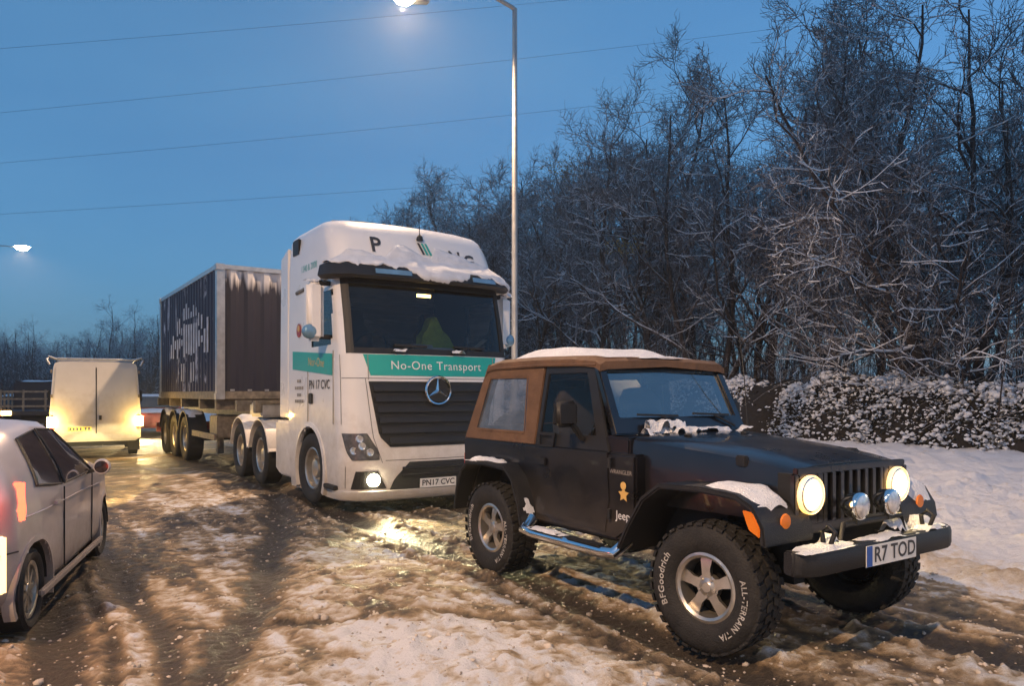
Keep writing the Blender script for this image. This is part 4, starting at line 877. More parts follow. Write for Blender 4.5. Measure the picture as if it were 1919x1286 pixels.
        MB().lathe([(.001, .04), (.07, .035), (.095, 0), (.09, -.06)], (.85, s*1.52, 2.34), 'x', 20).build('wide_mirror', 'skyglass', mi, 60)
        for z in (2.28, 2.98): MB().bar((.78, s*1.2, z), (.78, s*1.40, z), .07, .06).build('mirror_arm', 'black_plastic', mi, 40, .012)
        # door-top gutter and roof side vent, steps
        MB().bar((.95, s*1.245, 3.08), (-.6, s*1.245, 3.0), .03, .05).build('gutter', 'dull_steel', T, 40, .01)
        MB().box(.62, 1.02, *sorted((s*1.16, s*1.27)), .30, .36).build('step', 'black_plastic', T, 40, .01)
        MB().box(-.80, -.50, *sorted((s*1.20, s*1.235)), 3.55, 3.80).build('roof_vent', 'black_plastic', T, 40, .02)
        # skirts, mudguards
        MB().prism([(-.68, .28), (-.68, 1.12), (-1.72, 1.12), (-1.72, .36), (-1.5, .28)], *sorted((s*.78, s*1.22))).build('side_skirt', 'white_paint', T, 40, .03)
        MB().prism([(-1.0, 1.18), (-1.0, 3.72), (-1.35, 3.60), (-1.42, 1.18)], *sorted((s*1.19, s*1.24))).build('side_deflector', 'white_paint', T, 40, .01)
        for xa in (-2.65, -4.0):
            mg = MB().ribbon([(xa+.62*math.cos(a), .5+.62*math.sin(a)) for a in np.linspace(.15, PI-.15, 16)], .03, *sorted((s*.82, s*1.25))).build('mudguard', 'white_paint', T, 50, .008)
            snowpad('snow', mg, xa-.42, xa+.42, *sorted((s*.84, s*1.24)), lambda x, y, xa=xa: .5+math.sqrt(max(.01, .385-(x-xa)**2)), .06, int(xa*7), 24, 14, .25)
        for xa in (0, -2.65, -4.0):
            wheel(T, (xa, s*1.08, .50), .50, .32, .29, 'truck', 'alloy', False, s > 0, math.radians(3) if xa == 0 else 0)
    # interior
    MB().box(.35, 1.2, -1.1, 1.1, 1.9, 2.12).build('dashboard', 'dark', T, 40, .04)
    for y in (-.6, .6):
        se = MB().loft([[(x, y-.25*k, z), (x+.14, y-.25*k, z), (x+.14, y+.25*k, z), (x, y+.25*k, z)] for x, z, k in ((.05, 1.8, 1), (-.05, 2.4, 1), (-.08, 2.55, .6), (-.08, 2.75, .5))]).build('seat', 'seat', T, 40, .03)
    m = MB(); m.tube([(.62+.10*math.cos(a), -.6+.24*math.sin(a), 2.18+.2*math.cos(a)) for a in np.linspace(0, 2*PI, 25)], .016, 8, False); m.tube([(.6, -.6, 2.15), (.75, -.6, 2.0)], .04, 8); m.build('steering_wheel', 'black_plastic', T, 50)
    MB().box(1.02, 1.05, -.1, .1, 2.86, 2.90).build('cab_light', 'amber_lit', T)
    for y0, y1 in ((-.62, -.12), (.25, .78)):
        p0, p1 = CS(y0, 2.08, .03), CS(y1, 2.16, .025)
        wi = MB().bar(p0, CS((y0+y1)/2, 2.16, .04), .02, .02).build('wiper', 'black_plastic', T); MB().bar(CS(y0+.05, 2.17, .02), p1, .02, .03).build('blade', 'black_plastic', wi)
        snowpad('snow', wi, p0[0]-.05, p0[0]+.05, y0, y0+.2, lambda x, y: 2.09, .05, int(y0*10), 10, 16, .5)
    # chassis, deck
    for s in (-1, 1): MB().box(-4.6, .9, s*.42-.05, s*.42+.05, .72, 1.0).build('chassis_rail', 'dull_steel', T, None)
    MB().box(-2.0, -1.0, -.7, .7, 1.0, 1.08).build('deck_plate', 'dull_steel', T); MB().prism([(-3.9, 1.0), (-2.6, 1.0), (-2.7, 1.14), (-3.8, 1.14)], -.45, .45).build('fifth_wheel', 'dark', T)
    MB().box(-4.7, -4.62, -1.2, 1.2, .75, .95).build('rear_lamp_bar', 'red', T)
    for xa in (0, -2.65, -4.0): MB().tube([(xa, -.95, .5), (xa, .95, .5)], .07, 10).build('axle', 'dark', T)
    MB().box(-1.7, 1.0, -.75, .75, .35, .95).build('engine', 'dark', T)
    MB().box(-1.3, 1.0, -1.1, 1.1, 1.0, 1.2).build('cab_floor', 'dark', T)
    # roof prints, side prints
    cabtext('lettering', 'P', .30, -.66, 3.52, .012, 'letter_dark', T, off=.006)
    cabtext('lettering', 'N', .27, .52, 3.45, .012, 'letter_dark', T, off=.006)
    cabtext('lettering', 'G', .27, .76, 3.42, .012, 'letter_dark', T, off=.006)
    for i in range(3):
        patch(3.45, 3.62, [(3.45, .0+i*.055), (3.62, -.05+i*.055)], [(3.45, .035+i*.055), (3.62, -.015+i*.055)], .012, 2, 2).build('stripe', 'teal' if i else 'letter_dark', T)
    an = MB().lathe([(.05, 0), (.04, .05), (.012, .08)], CS(0, 3.66, .02), 'z', 14).build('antenna_base', 'black_plastic', T, 50)
    p = CS(0, 3.66, .02); MB().tube([(p[0], p[1], p[2]+.06), (p[0]+.01, p[1]-.02, p[2]+.36)], [.007, .004], 6).build('antenna', 'black_plastic', an)
    S = lambda x0, z0, sl=0: (lambda u, v: (x0+u, -1.2545, z0+v+sl*u))
    MB().prism([(.92, 1.78), (.92, 2.06), (-.72, 2.16), (-.72, 1.90)], -1.257, -1.2525).build('teal_side_band', 'teal', T)
    obj('lettering', text_mesh('lettering', 'Nor-One', .17, lambda u, v: (.30+u, -1.2588, 1.965+v-.06*u), shear=.1), 'letter_gold', T)
    obj('lettering', text_mesh('lettering', 'PN 17 CVC', .17, S(.42, 1.66), off=.003), 'letter_dark', T)
    for z, t in ((1.72, 'o'), (1.60, 'HAULAGE'), (1.50, 'UK'), (1.40, 'EU  LTD')):
        pass
    obj('lettering', text_mesh('lettering', '1340 & 2008', .13, lambda u, v: (-.05+u, -1.2378, 3.31+v)), 'teal', T)
    MB().lathe([(.001, 0), (.10, 0), (.10, .004), (.001, .004)], (-.45, -1.2545, 2.45), 'y', 24).build('crest', 'red', T)
    MB().lathe([(.05, -.003), (.05, .002)], (-.45, -1.256, 2.48), 'y', 16).build('crest', 'letter_gold', T)
    for k, z in enumerate((1.70, 1.60, 1.50, 1.41)):
        for j in range(4): MB().box(-.62+j*.10, -.55+j*.10, -1.2555, -1.2535, z, z+.045).build('small_print', 'letter_grey', T) if not (k in (0, 2) and j in (0, 3)) else None
    MB().box(.02, .16, -1.27, -1.25, 1.40, 1.55).build('door_handle', 'black_plastic', T, 40, .02)
    # snow on the roof and hanging over the visor
    rng = np.random.RandomState(3); nc = 90; nr = 20; aa = np.linspace(-1.30, 1.36, nc)
    topz = np.interp(aa, [-1.3, -1.05, -.8, -.55, -.36, -.05, .02, .12, .2, .55, .8, 1.1, 1.36], [3.22, 3.44, 3.40, 3.36, 3.58, 3.47, 3.42, 3.42, 3.60, 3.52, 3.44, 3.36, 3.22])+.018*fbm(aa*9, aa*0+3, 3)
    botz = np.interp(aa, [-1.3, -.9, -.7, -.3, -.2, .1, .5, .62, 1.0, 1.36], [3.24, 3.18, 3.20, 3.17, 3.08, 3.05, 3.08, 3.18, 3.14, 3.0])+.03*fbm(aa*14+5, aa*0, 3)
    v = []; f = []
    for i, a in enumerate(aa):
        for k in range(nr+1):
            q = k/nr; z = botz[i]+(topz[i]-botz[i])*q
            base = float(np.interp(z, [3.1, 3.22, 3.34], [.19, .13, .015]))
            th = .05*math.sin(PI*min(1, q*1.0+.02))**.45*(1+.35*float(fbm(np.array(a*4.), np.array(z*9.), 3)))
            v.append(CS(a, z, base*(1-.0*q)+max(th, 0)-.012*(q in (0, 1))))
    n = nr+1
    f = [(i*n+k, (i+1)*n+k, (i+1)*n+k+1, i*n+k+1) for i in range(nc-1) for k in range(nr)]
    MB().add(v, f).build('snow', 'snow', T, 80)
    snowpad('snow', T, -.93, .34, -.98, .98, lambda x, y: 3.962, .06, 61, 30, 40, .3)
    snowpad('snow', T, .72, .86, 1.25, 1.6, lambda x, y: 3.0, .10, 63, 10, 16, .4)
    snowpad('snow', T, .7, .84, -1.56, -1.3, lambda x, y: 2.99, .05, 64, 10, 16, .4)
    return T
truck = build_truck()
def on_truck(x, y, z):
    c, s = math.cos(TY), math.sin(TY); return (-1.78+c*x-s*y, 11.08+s*x+c*y, z)
# things lying in the cab
jk = thing('hi_vis_jacket', 'yellow-green hi-vis jacket behind the lorry windscreen', 'jacket', on_truck(.30, .52, 2.1), TY)
MB().loft([[(x-.1, y0, z), (x+.14, y0, z), (x+.16, (y0+y1)/2, z), (x+.14, y1, z), (x-.1, y1, z)] for x, y0, y1, z in ((.1, -.25, .27, -.1), (.08, -.27, .26, .12), (.03, -.25, .20, .28), (.0, -.15, .10, .38), (-.02, -.09, .04, .52), (-.03, -.04, .0, .58))]).build('jacket_body', 'hivis', jk, 50, .02)
MB().box(.255, .262, -.2, .22, .06, .11).build('reflective_strip', 'letter_white', jk)
tag(MB().box(-.10, .10, -.18, .16, 0, .09).build('cab_box', 'paper', None, 40, .01), 'small pale box on the dashboard of the white lorry', 'box').location = on_truck(.95, -.02, 2.122)
bpy.data.objects['cab_box'].rotation_euler = (0, 0, TY+.2)
pp = tag(MB().add([(-.08, -.16, 0), (.05, -.16, 0), (.0, .14, .20), (-.1, .12, .22)], [(0, 1, 2, 3)]).build('paper_sheet', 'paper', None), 'white papers leaning in the corner of the lorry windscreen', 'papers'); pp.location = on_truck(.88, .98, 2.13); pp.rotation_euler = (0, 0, TY)
# trailer swings a little to the left behind the tractor
KP = on_truck(-3.2, -.2, 0); TRY = TY+math.radians(.4)
def build_trailer():
    T = thing('container_trailer', 'skeletal three-axle trailer carrying the dark container behind the white lorry', 'trailer', (KP[0], KP[1], 0), TRY)
    for s in (-1, 1):
        MB().box(-8.9, .9, s*.45-.06, s*.45+.06, 1.06, 1.40).build('main_beam', 'dull_steel', T)
        MB().box(-3.6, -3.45, s*.75-.06, s*.75+.06, .25, 1.1).build('landing_leg', 'dull_steel', T)
        for xa in (-4.9, -6.2, -7.5):
            wheel(T, (xa, s*1.06, .52), .52, .36, .29, 'truck', 'alloy', False, s > 0)
            mg = MB().ribbon([(xa+.64*math.cos(a), .5+.64*math.sin(a)) for a in np.linspace(.25, PI-.25, 14)], .02, *sorted((s*.85, s*1.25))).build('mudguard', 'black_plastic', T, 50)
            snowpad('snow', mg, xa-.45, xa+.45, *sorted((s*.86, s*1.24)), lambda x, y, xa=xa: .5+math.sqrt(max(.01, .41-(x-xa)**2)), .05, int(xa*5)+s, 20, 12, .25)
        MB().box(-4.2, -2.0, s*1.18-.02, s*1.18+.02, .62, .74).build('side_guard', 'dull_steel', T)
    for x in (.8, -.4, -2.0, -3.5, -5.5, -7.0, -8.8): MB().box(x-.07, x+.07, -1.18, 1.18, 1.22, 1.42).build('cross_member', 'dull_steel', T)
    MB().box(-9.0, -8.9, -1.2, 1.2, .5, .75).build('rear_bumper', 'red', T)
    MB().box(.2, .9, -1.1, -.2, 1.15, 1.38).build('gooseneck_box', 'steel', T, 40, .03)
    for xa in (-4.9, -6.2, -7.5): MB().tube([(xa, -.95, .52), (xa, .95, .52)], .07, 8).build('axle', 'dark', T)
    MB().box(-2.9, -2.2, -1.1, -.6, .65, 1.1).build('tool_box', 'dull_steel', T, 40, .02)
    return T
build_trailer()
def wallmat():
    m = bpy.data.materials.new('container_paint'); nt, nd, lk, b = nodes(m)
    tc = nd.new('ShaderNodeTexCoord'); mp = nd.new('ShaderNodeMapping'); mp.inputs['Scale'].default_value = (2.6, 2.6, .6); lk.new(tc.outputs['Object'], mp.inputs[0])
    n1 = nd.new('ShaderNodeTexNoise'); n1.inputs['Scale'].default_value = 1.5; n1.inputs['Detail'].default_value = 9; n1.inputs['Roughness'].default_value = .68; lk.new(mp.outputs[0], n1.inputs['Vector'])
    r = nd.new('ShaderNodeMapRange'); r.inputs['From Min'].default_value = .57; r.inputs['From Max'].default_value = .65; lk.new(n1.outputs['Fac'], r.inputs['Value'])
    mx = nd.new('ShaderNodeMix'); mx.data_type = 'RGBA'; mx.inputs['A'].default_value = (.018, .018, .04, 1); mx.inputs['B'].default_value = (.5, .5, .56, 1); lk.new(r.outputs[0], mx.inputs['Factor'])
    lk.new(mx.outputs['Result'], b.inputs['Base Color']); b.inputs['Roughness'].default_value = .55; return m
M['cont_side'] = wallmat()
def frostmat():
    m = bpy.data.materials.new('container_front'); nt, nd, lk, b = nodes(m)
    tc = nd.new('ShaderNodeTexCoord'); mp = nd.new('ShaderNodeMapping'); mp.inputs['Scale'].default_value = (5, 5, .35); lk.new(tc.outputs['Object'], mp.inputs[0])
    n1 = nd.new('ShaderNodeTexNoise'); n1.inputs['Scale'].default_value = 2; n1.inputs['Detail'].default_value = 8; lk.new(mp.outputs[0], n1.inputs['Vector'])
    sp = nd.new('ShaderNodeSeparateXYZ'); lk.new(tc.outputs['Object'], sp.inputs[0]); r0 = nd.new('ShaderNodeMapRange'); r0.inputs['From Min'].default_value = 1.9; r0.inputs['From Max'].default_value = 2.6; r0.inputs['To Min'].default_value = -.35; r0.inputs['To Max'].default_value = .45; lk.new(sp.outputs['Z'], r0.inputs['Value'])
    ad = nd.new('ShaderNodeMath'); ad.operation = 'ADD'; lk.new(r0.outputs[0], ad.inputs[0]); lk.new(n1.outputs['Fac'], ad.inputs[1])
    r = nd.new('ShaderNodeMapRange'); r.inputs['From Min'].default_value = .5; r.inputs['From Max'].default_value = .75; lk.new(ad.outputs[0], r.inputs['Value'])
    mx = nd.new('ShaderNodeMix'); mx.data_type = 'RGBA'; mx.inputs['A'].default_value = (.013, .013, .028, 1); mx.inputs['B'].default_value = (.55, .54, .56, 1); lk.new(r.outputs[0], mx.inputs['Factor'])
    lk.new(mx.outputs['Result'], b.inputs['Base Color']); b.inputs['Roughness'].default_value = .6; return m
M['cont_front'] = frostmat(); M['pale_print'] = pm('pale_print', (.52, .51, .54), .6, 0, .3, 5)
def build_container():
    C = thing('shipping_container', 'dark blue shipping container streaked with clinging snow behind the lorry cab', 'container', (KP[0], KP[1], 1.425), TRY)
    XF, XR, W, H = -1.75, -8.15, 1.22, 2.62
    def corr(x0, x1, y, s):
        pts = []; n = int(abs(x1-x0)/.28)
        for i in range(n):
            a = x0+(x1-x0)*i/n; d = (x1-x0)/n
            pts += [(a, 0), (a+d*.3, 0), (a+d*.5, 1), (a+d*.8, 1)]
        pts.append((x1, 0)); return pts
    for s in (-1, 1):
        p = corr(XF-.1, XR+.1, 0, s); m = MB()
        m.loft([[(a, s*(W-.045+.036*b), z) for a, b in p] for z in (.15, H-.08)], False, False).build('side_panel', 'cont_side', C)
        MB().box(XR, XF, *sorted((s*(W-.05), s*W)), H-.09, H).build('top_rail', 'steel', C); MB().box(XR, XF, *sorted((s*(W-.06), s*W)), 0, .16).build('bottom_rail', 'dull_steel', C)
        for x in (XF, XR): MB().box(x-.08, x+.08, s*(W-.07)-.075, s*(W-.07)+.075, .1, H-.02).build('corner_post', 'steel', C)
        for x in (XF, XR):
            for z in (0, H-.12): MB().box(x-.09, x+.09, s*(W-.06)-.085, s*(W-.06)+.085, z, z+.125).build('corner_casting', 'steel', C, None, .01)
    for x in (XF, XR):
        p = corr(-W+.1, W-.1, 0, 1); sg = 1 if x == XF else -1
        MB().loft([[(x+sg*(.01+.036*b), a, z) for a, b in p] for z in (.15, H-.08)], False, False).build('end_panel', 'cont_front', C)
        MB().box(x-.05, x+.06, -W, W, H-.09, H-.005).build('end_rail', 'steel', C); MB().box(x-.05, x+.055, -W, W, .01, .16).build('end_rail', 'dull_steel', C)
        for k in range(7): MB().box(x-.01, x+.062, -W+.25+k*.33, -W+.33+k*.33, .165, .20).build('lug', 'steel', C)
    MB().box(XR, XF, -W+.04, W-.04, H-.06, H-.03).build('roof_panel', 'steel', C); MB().box(XR, XF, -W+.04, W-.04, .02, .06).build('floor', 'dark', C)
    snowpad('snow', C, XR, XF, -W, W, lambda x, y: H-.04, .08, 71, 40, 20, .1, 8)
    # ragged white panel of print on the side, snow-blurred
    m = MB(); k = 0; rnd = random.Random(4)
    for i in range(16):
        x0 = -6.6+i*.268; a, b = (.98, 1.66) if 6 <= i <= 11 else (1.1+rnd.uniform(-.2, .15), 1.55+rnd.uniform(-.25, .2))
        MB().box(x0, x0+.155, -W-.004, -W-.0005, a+rnd.uniform(-.04, .04), b+rnd.uniform(-.05, .05)).build('white_print', 'pale_print', C)
        if 3 <= i <= 13: MB().box(x0, x0+rnd.uniform(.06, .15), -W-.004, -W-.0005, b+.12, b+.12+rnd.uniform(.12, .4)).build('white_print', 'pale_print', C)
        if i in (5, 6, 9, 10): MB().box(x0, x0+.1, -W-.004, -W-.0005, .35+rnd.uniform(0, .1), .8).build('white_print', 'pale_print', C)
    return C
build_container()
# ---------------------------------------------------------------- silver hatchback, driving away at the left
def build_hatch():
    hd = math.atan2(.947, -.323)
    C = thing('hatchback_car', 'pale silver hatchback with lit tail lamps driving away at the left edge', 'car', (-3.84, 4.61, 0), hd)
    zt = lambda x: float(np.interp(x, [-.52, -.45, -.36, -.2, .1, .6, 1.05, 1.35, 1.85, 2.15, 2.5, 2.75, 2.88], [.80, .98, 1.18, 1.31, 1.385, 1.415, 1.385, 1.30, 1.05, .97, .91, .82, .66]))
    wmax = lambda x: float(np.interp(x, [-.52, -.45, -.3, .1, 1, 2, 2.5, 2.75, 2.88], [.58, .68, .76, .80, .815, .80, .76, .66, .5]))
    def sec(x):
        w = wmax(x); z = zt(x); zb = min(.90, z-.06); pts = [(0, .20), (w-.10, .20), (w-.02, .30)]
        pts += [(w*(.985+.015*math.sin((q-.3)/(zb-.3)*PI)), q) for q in np.linspace(.36, zb, 12)]
        rw = w*np.interp(z, [.9, 1.1, 1.44], [.93, .80, .70]); 
        for f in (.25, .5, .75, .92): pts.append((w+(rw-w)*f**1.3, zb+(z-.03-zb)*f))
        pts += [(rw-.05, z-.008), (rw*.5, z+.01), (0, z+.016)]
        return [(x, -y, q) for y, q in pts]+[(x, y, q) for y, q in pts[::-1][1:-1]]
    xs = np.concatenate([[-.52, -.48], np.arange(-.45, 2.86, .035), [2.88]]); secs = [sec(x) for x in xs]; n = len(secs[0]); m = MB(); fs = []
    for k in range(len(xs)-1):
        for i in range(n):
            j = (i+1) % n; c = np.mean([secs[k][i], secs[k][j], secs[k+1][i], secs[k+1][j]], axis=0)
            if abs(c[1]) > .4 and any((c[0]-a)**2+(c[2]-.29)**2 < .325**2 for a in (0, 2.34)): continue
            fs.append((k*n+i, k*n+j, (k+1)*n+j, (k+1)*n+i))
    m.add([p for q in secs for p in q], fs); m.f += [tuple(range(n))[::-1], tuple((len(xs)-1)*n+i for i in range(n))]
    m.build('body', 'silver', C, 45)
    MB().box(-.3, 2.6, -.55, .55, .22, .6).build('underbody', 'dark', C)
    def surf(x, z, s, off):
        w = wmax(x); Z = zt(x); zb = min(.90, Z-.06)
        if z <= zb: y = w
        else:
            f = min(1, (z-zb)/(Z-.03-zb)); rw = w*np.interp(Z, [.9, 1.1, 1.44], [.93, .80, .70]); y = w+(rw-w)*f**1.3
        return (x, s*(y+off), z)
    def pane(poly, s, name, mat, off=.008, nx=10, nz=6, th=0):
        (x0, z0), (x1, z1), (x2, z2), (x3, z3) = poly; v = []
        for i in range(nx+1):
            a = i/nx
            for k in range(nz+1):
                b = k/nz; xa = (x0*(1-a)+x1*a)*(1-b)+(x3*(1-a)+x2*a)*b; za = (z0*(1-a)+z1*a)*(1-b)+(z3*(1-a)+z2*a)*b; v.append(surf(xa, za, s, off))
        return MB().add(v, [(i*(nz+1)+k, (i+1)*(nz+1)+k, (i+1)*(nz+1)+k+1, i*(nz+1)+k+1) for i in range(nx) for k in range(nz)]).build(name, mat, C, 60)
    for s in (-1, 1):
        pane([(.05, .98), (.55, .93), (.60, 1.33), (.18, 1.29)], s, 'rear_window', 'carglass'); pane([(.63, .93), (1.62, .93), (1.15, 1.31), (.68, 1.335)], s, 'door_window', 'carglass')
        for poly in ([(.05, .98), (.55, .93), (.60, 1.33), (.18, 1.29)], [(.63, .93), (1.62, .93), (1.15, 1.31), (.68, 1.335)]):
            MB().tube([surf(poly[i][0]*(1-f)+poly[(i+1) % 4][0]*f, poly[i][1]*(1-f)+poly[(i+1) % 4][1]*f, s, .009) for i in range(4) for f in (0, .25, .5, .75)]+[surf(*poly[0], s, .009)], .009, 5).build('window_seal', 'black_plastic', C)
        MB().tube([surf(x, .80-.04*(x > 1.2)*(x-1.2), s, .003) for x in np.linspace(-.2, 2.0, 14)], .006, 4).build('swage_line', 'silver', C)
        MB().tube([surf(x, .60, s, .003) for x in np.linspace(-.44, -.3, 5)], .005, 4).build('bumper_joint', 'dark', C)
        MB().tube([surf(1.60-.10*(z < .6)*(.6-z), z, s, .004) for z in np.linspace(.32, .9, 8)], .005, 4).build('shut_line', 'dark', C)
        for a in (0, 2.34):
            secs2 = []
            for q in np.linspace(-.35, PI+.35, 26):
                x = a+.325*math.cos(q); z = .29+.325*math.sin(q); w = wmax(x)
                secs2.append([(x, s*(w-.06), z), (x, s*(w+.006), z), (a+.36*math.cos(q), s*(w+.004), .29+.36*math.sin(q)), (a+.36*math.cos(q), s*(w-.06), .29+.36*math.sin(q))])
            MB().loft(secs2).build('arch_lip', 'silver', C, 50)
            wheel(C, (a, s*(wmax(a)-.10), .285), .285, .165, .19, 'multi', 'alloy', False, s > 0)
            MB().ribbon([(a+.32*math.cos(q), .29+.32*math.sin(q)) for q in np.linspace(0, PI, 12)], .01, *sorted((s*.45, s*(wmax(a)-.02)))).build('arch_liner', 'dark', C)
        MB().box(.02, 2.0, *sorted((s*.79, s*.825)), .215, .275).build('sill', 'silver', C, 40, .015)
        MB().box(.32, .46, *sorted((s*.815, s*.835)), .80, .835).build('door_handle', 'silver', C, 40, .008)
        MB().tube([surf(.62, z, s, .004) for z in np.linspace(.3, .9, 8)], .005, 4).build('shut_line', 'dark', C)
        mi = MB().lathe([(.001, -.045), (.06, -.045), (.068, -.01), (.058, .04), (.001, .06)], (1.42, s*.92, .97), 'x', 18).build('door_mirror', 'silver', C, 60); MB().bar((1.45, s*.80, .92), (1.44, s*.90, .95), .05, .03).build('mirror_arm', 'black_plastic', mi)
        MB().lathe([(.052, -.047), (.001, -.048)], (1.42, s*.92, .97), 'x', 18).build('mirror_glass', 'carglass', mi)
        # lamps, and the glow added to the bumper corner
        tl = MB().loft([[(-.43+dx, s*(.60+dy), z), (-.20+dx, s*(.775+dy), z), (-.22+dx, s*(.74+dy), z), (-.40+dx, s*(.56+dy), z)] for dx, dy, z in ((-.03, .012, .78), (-.03, .018, .86), (0, .004, .95), (.04, -.005, 1.03))]).build('tail_lamp', 'red_lit', C, 50, .01)
        MB().loft([[(-.475, s*.58, z), (-.33, s*.725, z), (-.33, s*.70, z), (-.46, s*.56, z)] for z in (.86, .95)]).build('bulb', 'tail_core', tl, 50, .01)
        MB().loft([[(-.535, s*(.52), z), (-.40, s*(.735), z), (-.40, s*.70, z), (-.51, s*.50, z)] for z in (.36, .54, .72)]).build('glowing_bumper_corner', 'bumper_glow', C, 50, .008)  # bumper corner, no lamp: headlight light falling on it put in as glow
        pl_ = bpy.data.lights.new('tail_glow', 'POINT'); pl_.energy = 4; pl_.color = (1, .12, .05); pl_.shadow_soft_size = .06; po = bpy.data.objects.new('tail_glow', pl_); col.objects.link(po); po.parent = tl; po.location = (-.56, s*.66, .92)
        hl = MB().lathe([(.001, .05), (.06, .04), (.09, 0)], (2.74, s*.55, .66), 'x', 18).build('headlight', 'head_lit', C, 60)
        lamp_spot('headlight_beam', hl, (2.96, s*.55, .66), (1, .14, -.108), 4200, (1, .76, .36), 14.5, .12)
    MB().add([(-.475, -.50, .99), (-.475, .50, .99), (-.30, .44, 1.30), (-.30, -.44, 1.30)], [(0, 1, 2, 3)]).build('back_window', 'carglass', C)
    MB().box(-.545, -.53, -.26, .26, .56, .67).build('number_plate', 'plate_yellow', C)
    MB().add([(1.90, -.52, 1.06), (1.90, .52, 1.06), (1.42, .47, 1.335), (1.42, -.47, 1.335)], [(0, 1, 2, 3)]).build('windscreen', 'carglass', C)
    snowpad('snow', C, -.15, 1.1, -.48, .48, lambda x, y: zt(x)+.002, .02, 81, 24, 20, .3)
    C.scale = (1, 1, .965)
    return C
build_hatch()
# ---------------------------------------------------------------- white panel van
def build_van():
    loc = (-9.85, 17.7, 0); yaw = math.atan2(.873, -.487)
    V = thing('panel_van', 'white panel van with twin rear doors and roof rack driving away', 'van', loc, yaw)
    def sec(x, k=1):
        return [(x, y*k, z) for y, z in ((-.88, .42), (-1.0, .50), (-1.0, 1.15), (-.97, 1.6), (-.92, 2.25), (-.89, 2.34), (-.8, 2.375), (0, 2.39), (.8, 2.375), (.89, 2.34), (.92, 2.25), (.97, 1.6), (1.0, 1.15), (1.0, .50), (.88, .42))]
    MB().loft([sec(0), sec(.05, 1.01), sec(3.2, 1.01), [(3.9, y, z*.86 if z > 1.2 else z) for _, y, z in sec(0)], [(4.9, y*.9, min(z, 1.15)) for _, y, z in sec(0)]]).build('body', 'van_white', V, 40)
    for s in (-1, 1):
        d = MB().prism([(s*.008, .62), (s*.93, .62), (s*.935, 1.15), (s*.91, 1.6), (s*.87, 2.24), (s*.008, 2.27)], -.028, -.004, 'x').build('rear_door', 'van_white', V, 40, .006)
        for z in (.8, 1.5, 2.1): MB().box(-.045, -.005, *sorted((s*.94, s*.985)), z, z+.08).build('hinge', 'dull_steel', d)
        MB().box(-.04, .06, *sorted((s*.90, s*.995)), .72, 1.06).build('tail_lamp', 'red', V, 40, .01)
        MB().box(-.05, .0, *sorted((s*.90, s*1.06)), .78, 1.04).build('lit_indicator', 'amber_lit', V, 40, .01)
        pl_ = bpy.data.lights.new('indicator_glow', 'POINT'); pl_.energy = 25; pl_.color = (1, .6, .15); pl_.shadow_soft_size = .06; po = bpy.data.objects.new('indicator_glow', pl_); col.objects.link(po); po.parent = V; po.location = (-.16, s*1.0, .92)
        for a in (.95, 3.9): wheel(V, (a, s*.86, .34), .34, .22, .2, 'truck', 'steel', False, s > 0)
        MB().tube([(-.02, s*.86, 2.44), (3.1, s*.86, 2.44)], .025, 8).build('rack_rail', 'steel', V)
        MB().tube([(-.02, s*.86, 2.44), (-.02, s*1.02, 2.50), (-.02, s*1.06, 2.43), (-.02, s*1.0, 2.30)], .03, 8).build('rack_bracket', 'steel', V)
        MB().box(3.7, 3.85, *sorted((s*1.03, s*1.22)), 1.35, 1.7).build('door_mirror', 'black_plastic', V, 40, .03)
    MB().box(-.034, -.004, -.012, .012, .62, 2.24).build('door_seam', 'dark', V)
    MB().box(-.10, .02, -.95, .95, .46, .62).build('rear_bumper', 'van_white', V, 40, .03)
    for x in (-.02, 1.0, 2.0, 3.0): MB().tube([(x, -.88, 2.45), (x, .88, 2.45)], .028, 8).build('rack_bar', 'steel', V)
    pl = MB().box(-.036, -.029, *(.10, .62), .68, .79).build('number_plate', 'plate_yellow', V); 
    for i in range(6): MB().box(-.0385, -.0362, .585-i*.075-(.03 if i > 3 else 0)-.04, .585-i*.075-(.03 if i > 3 else 0), .70, .77).build('character', 'letter_dark', pl)
    MB().box(-.05, -.029, -.12, -.06, .95, 1.06).build('door_handle', 'black_plastic', V)
    MB().box(.2, 4.6, -.7, .7, .3, .5).build('underbody', 'dark', V)
    for s in (-1, 1): MB().box(.45, .48, s*.86-.14, s*.86+.14, .16, .45).build('mud_flap', 'rubber', V)
    snowpad('snow', V, .02, 3.2, -.86, .86, lambda x, y: 2.35, .06, 85, 24, 20, .2)
    V.scale = (.94, .94, .96)
    return V
build_van()
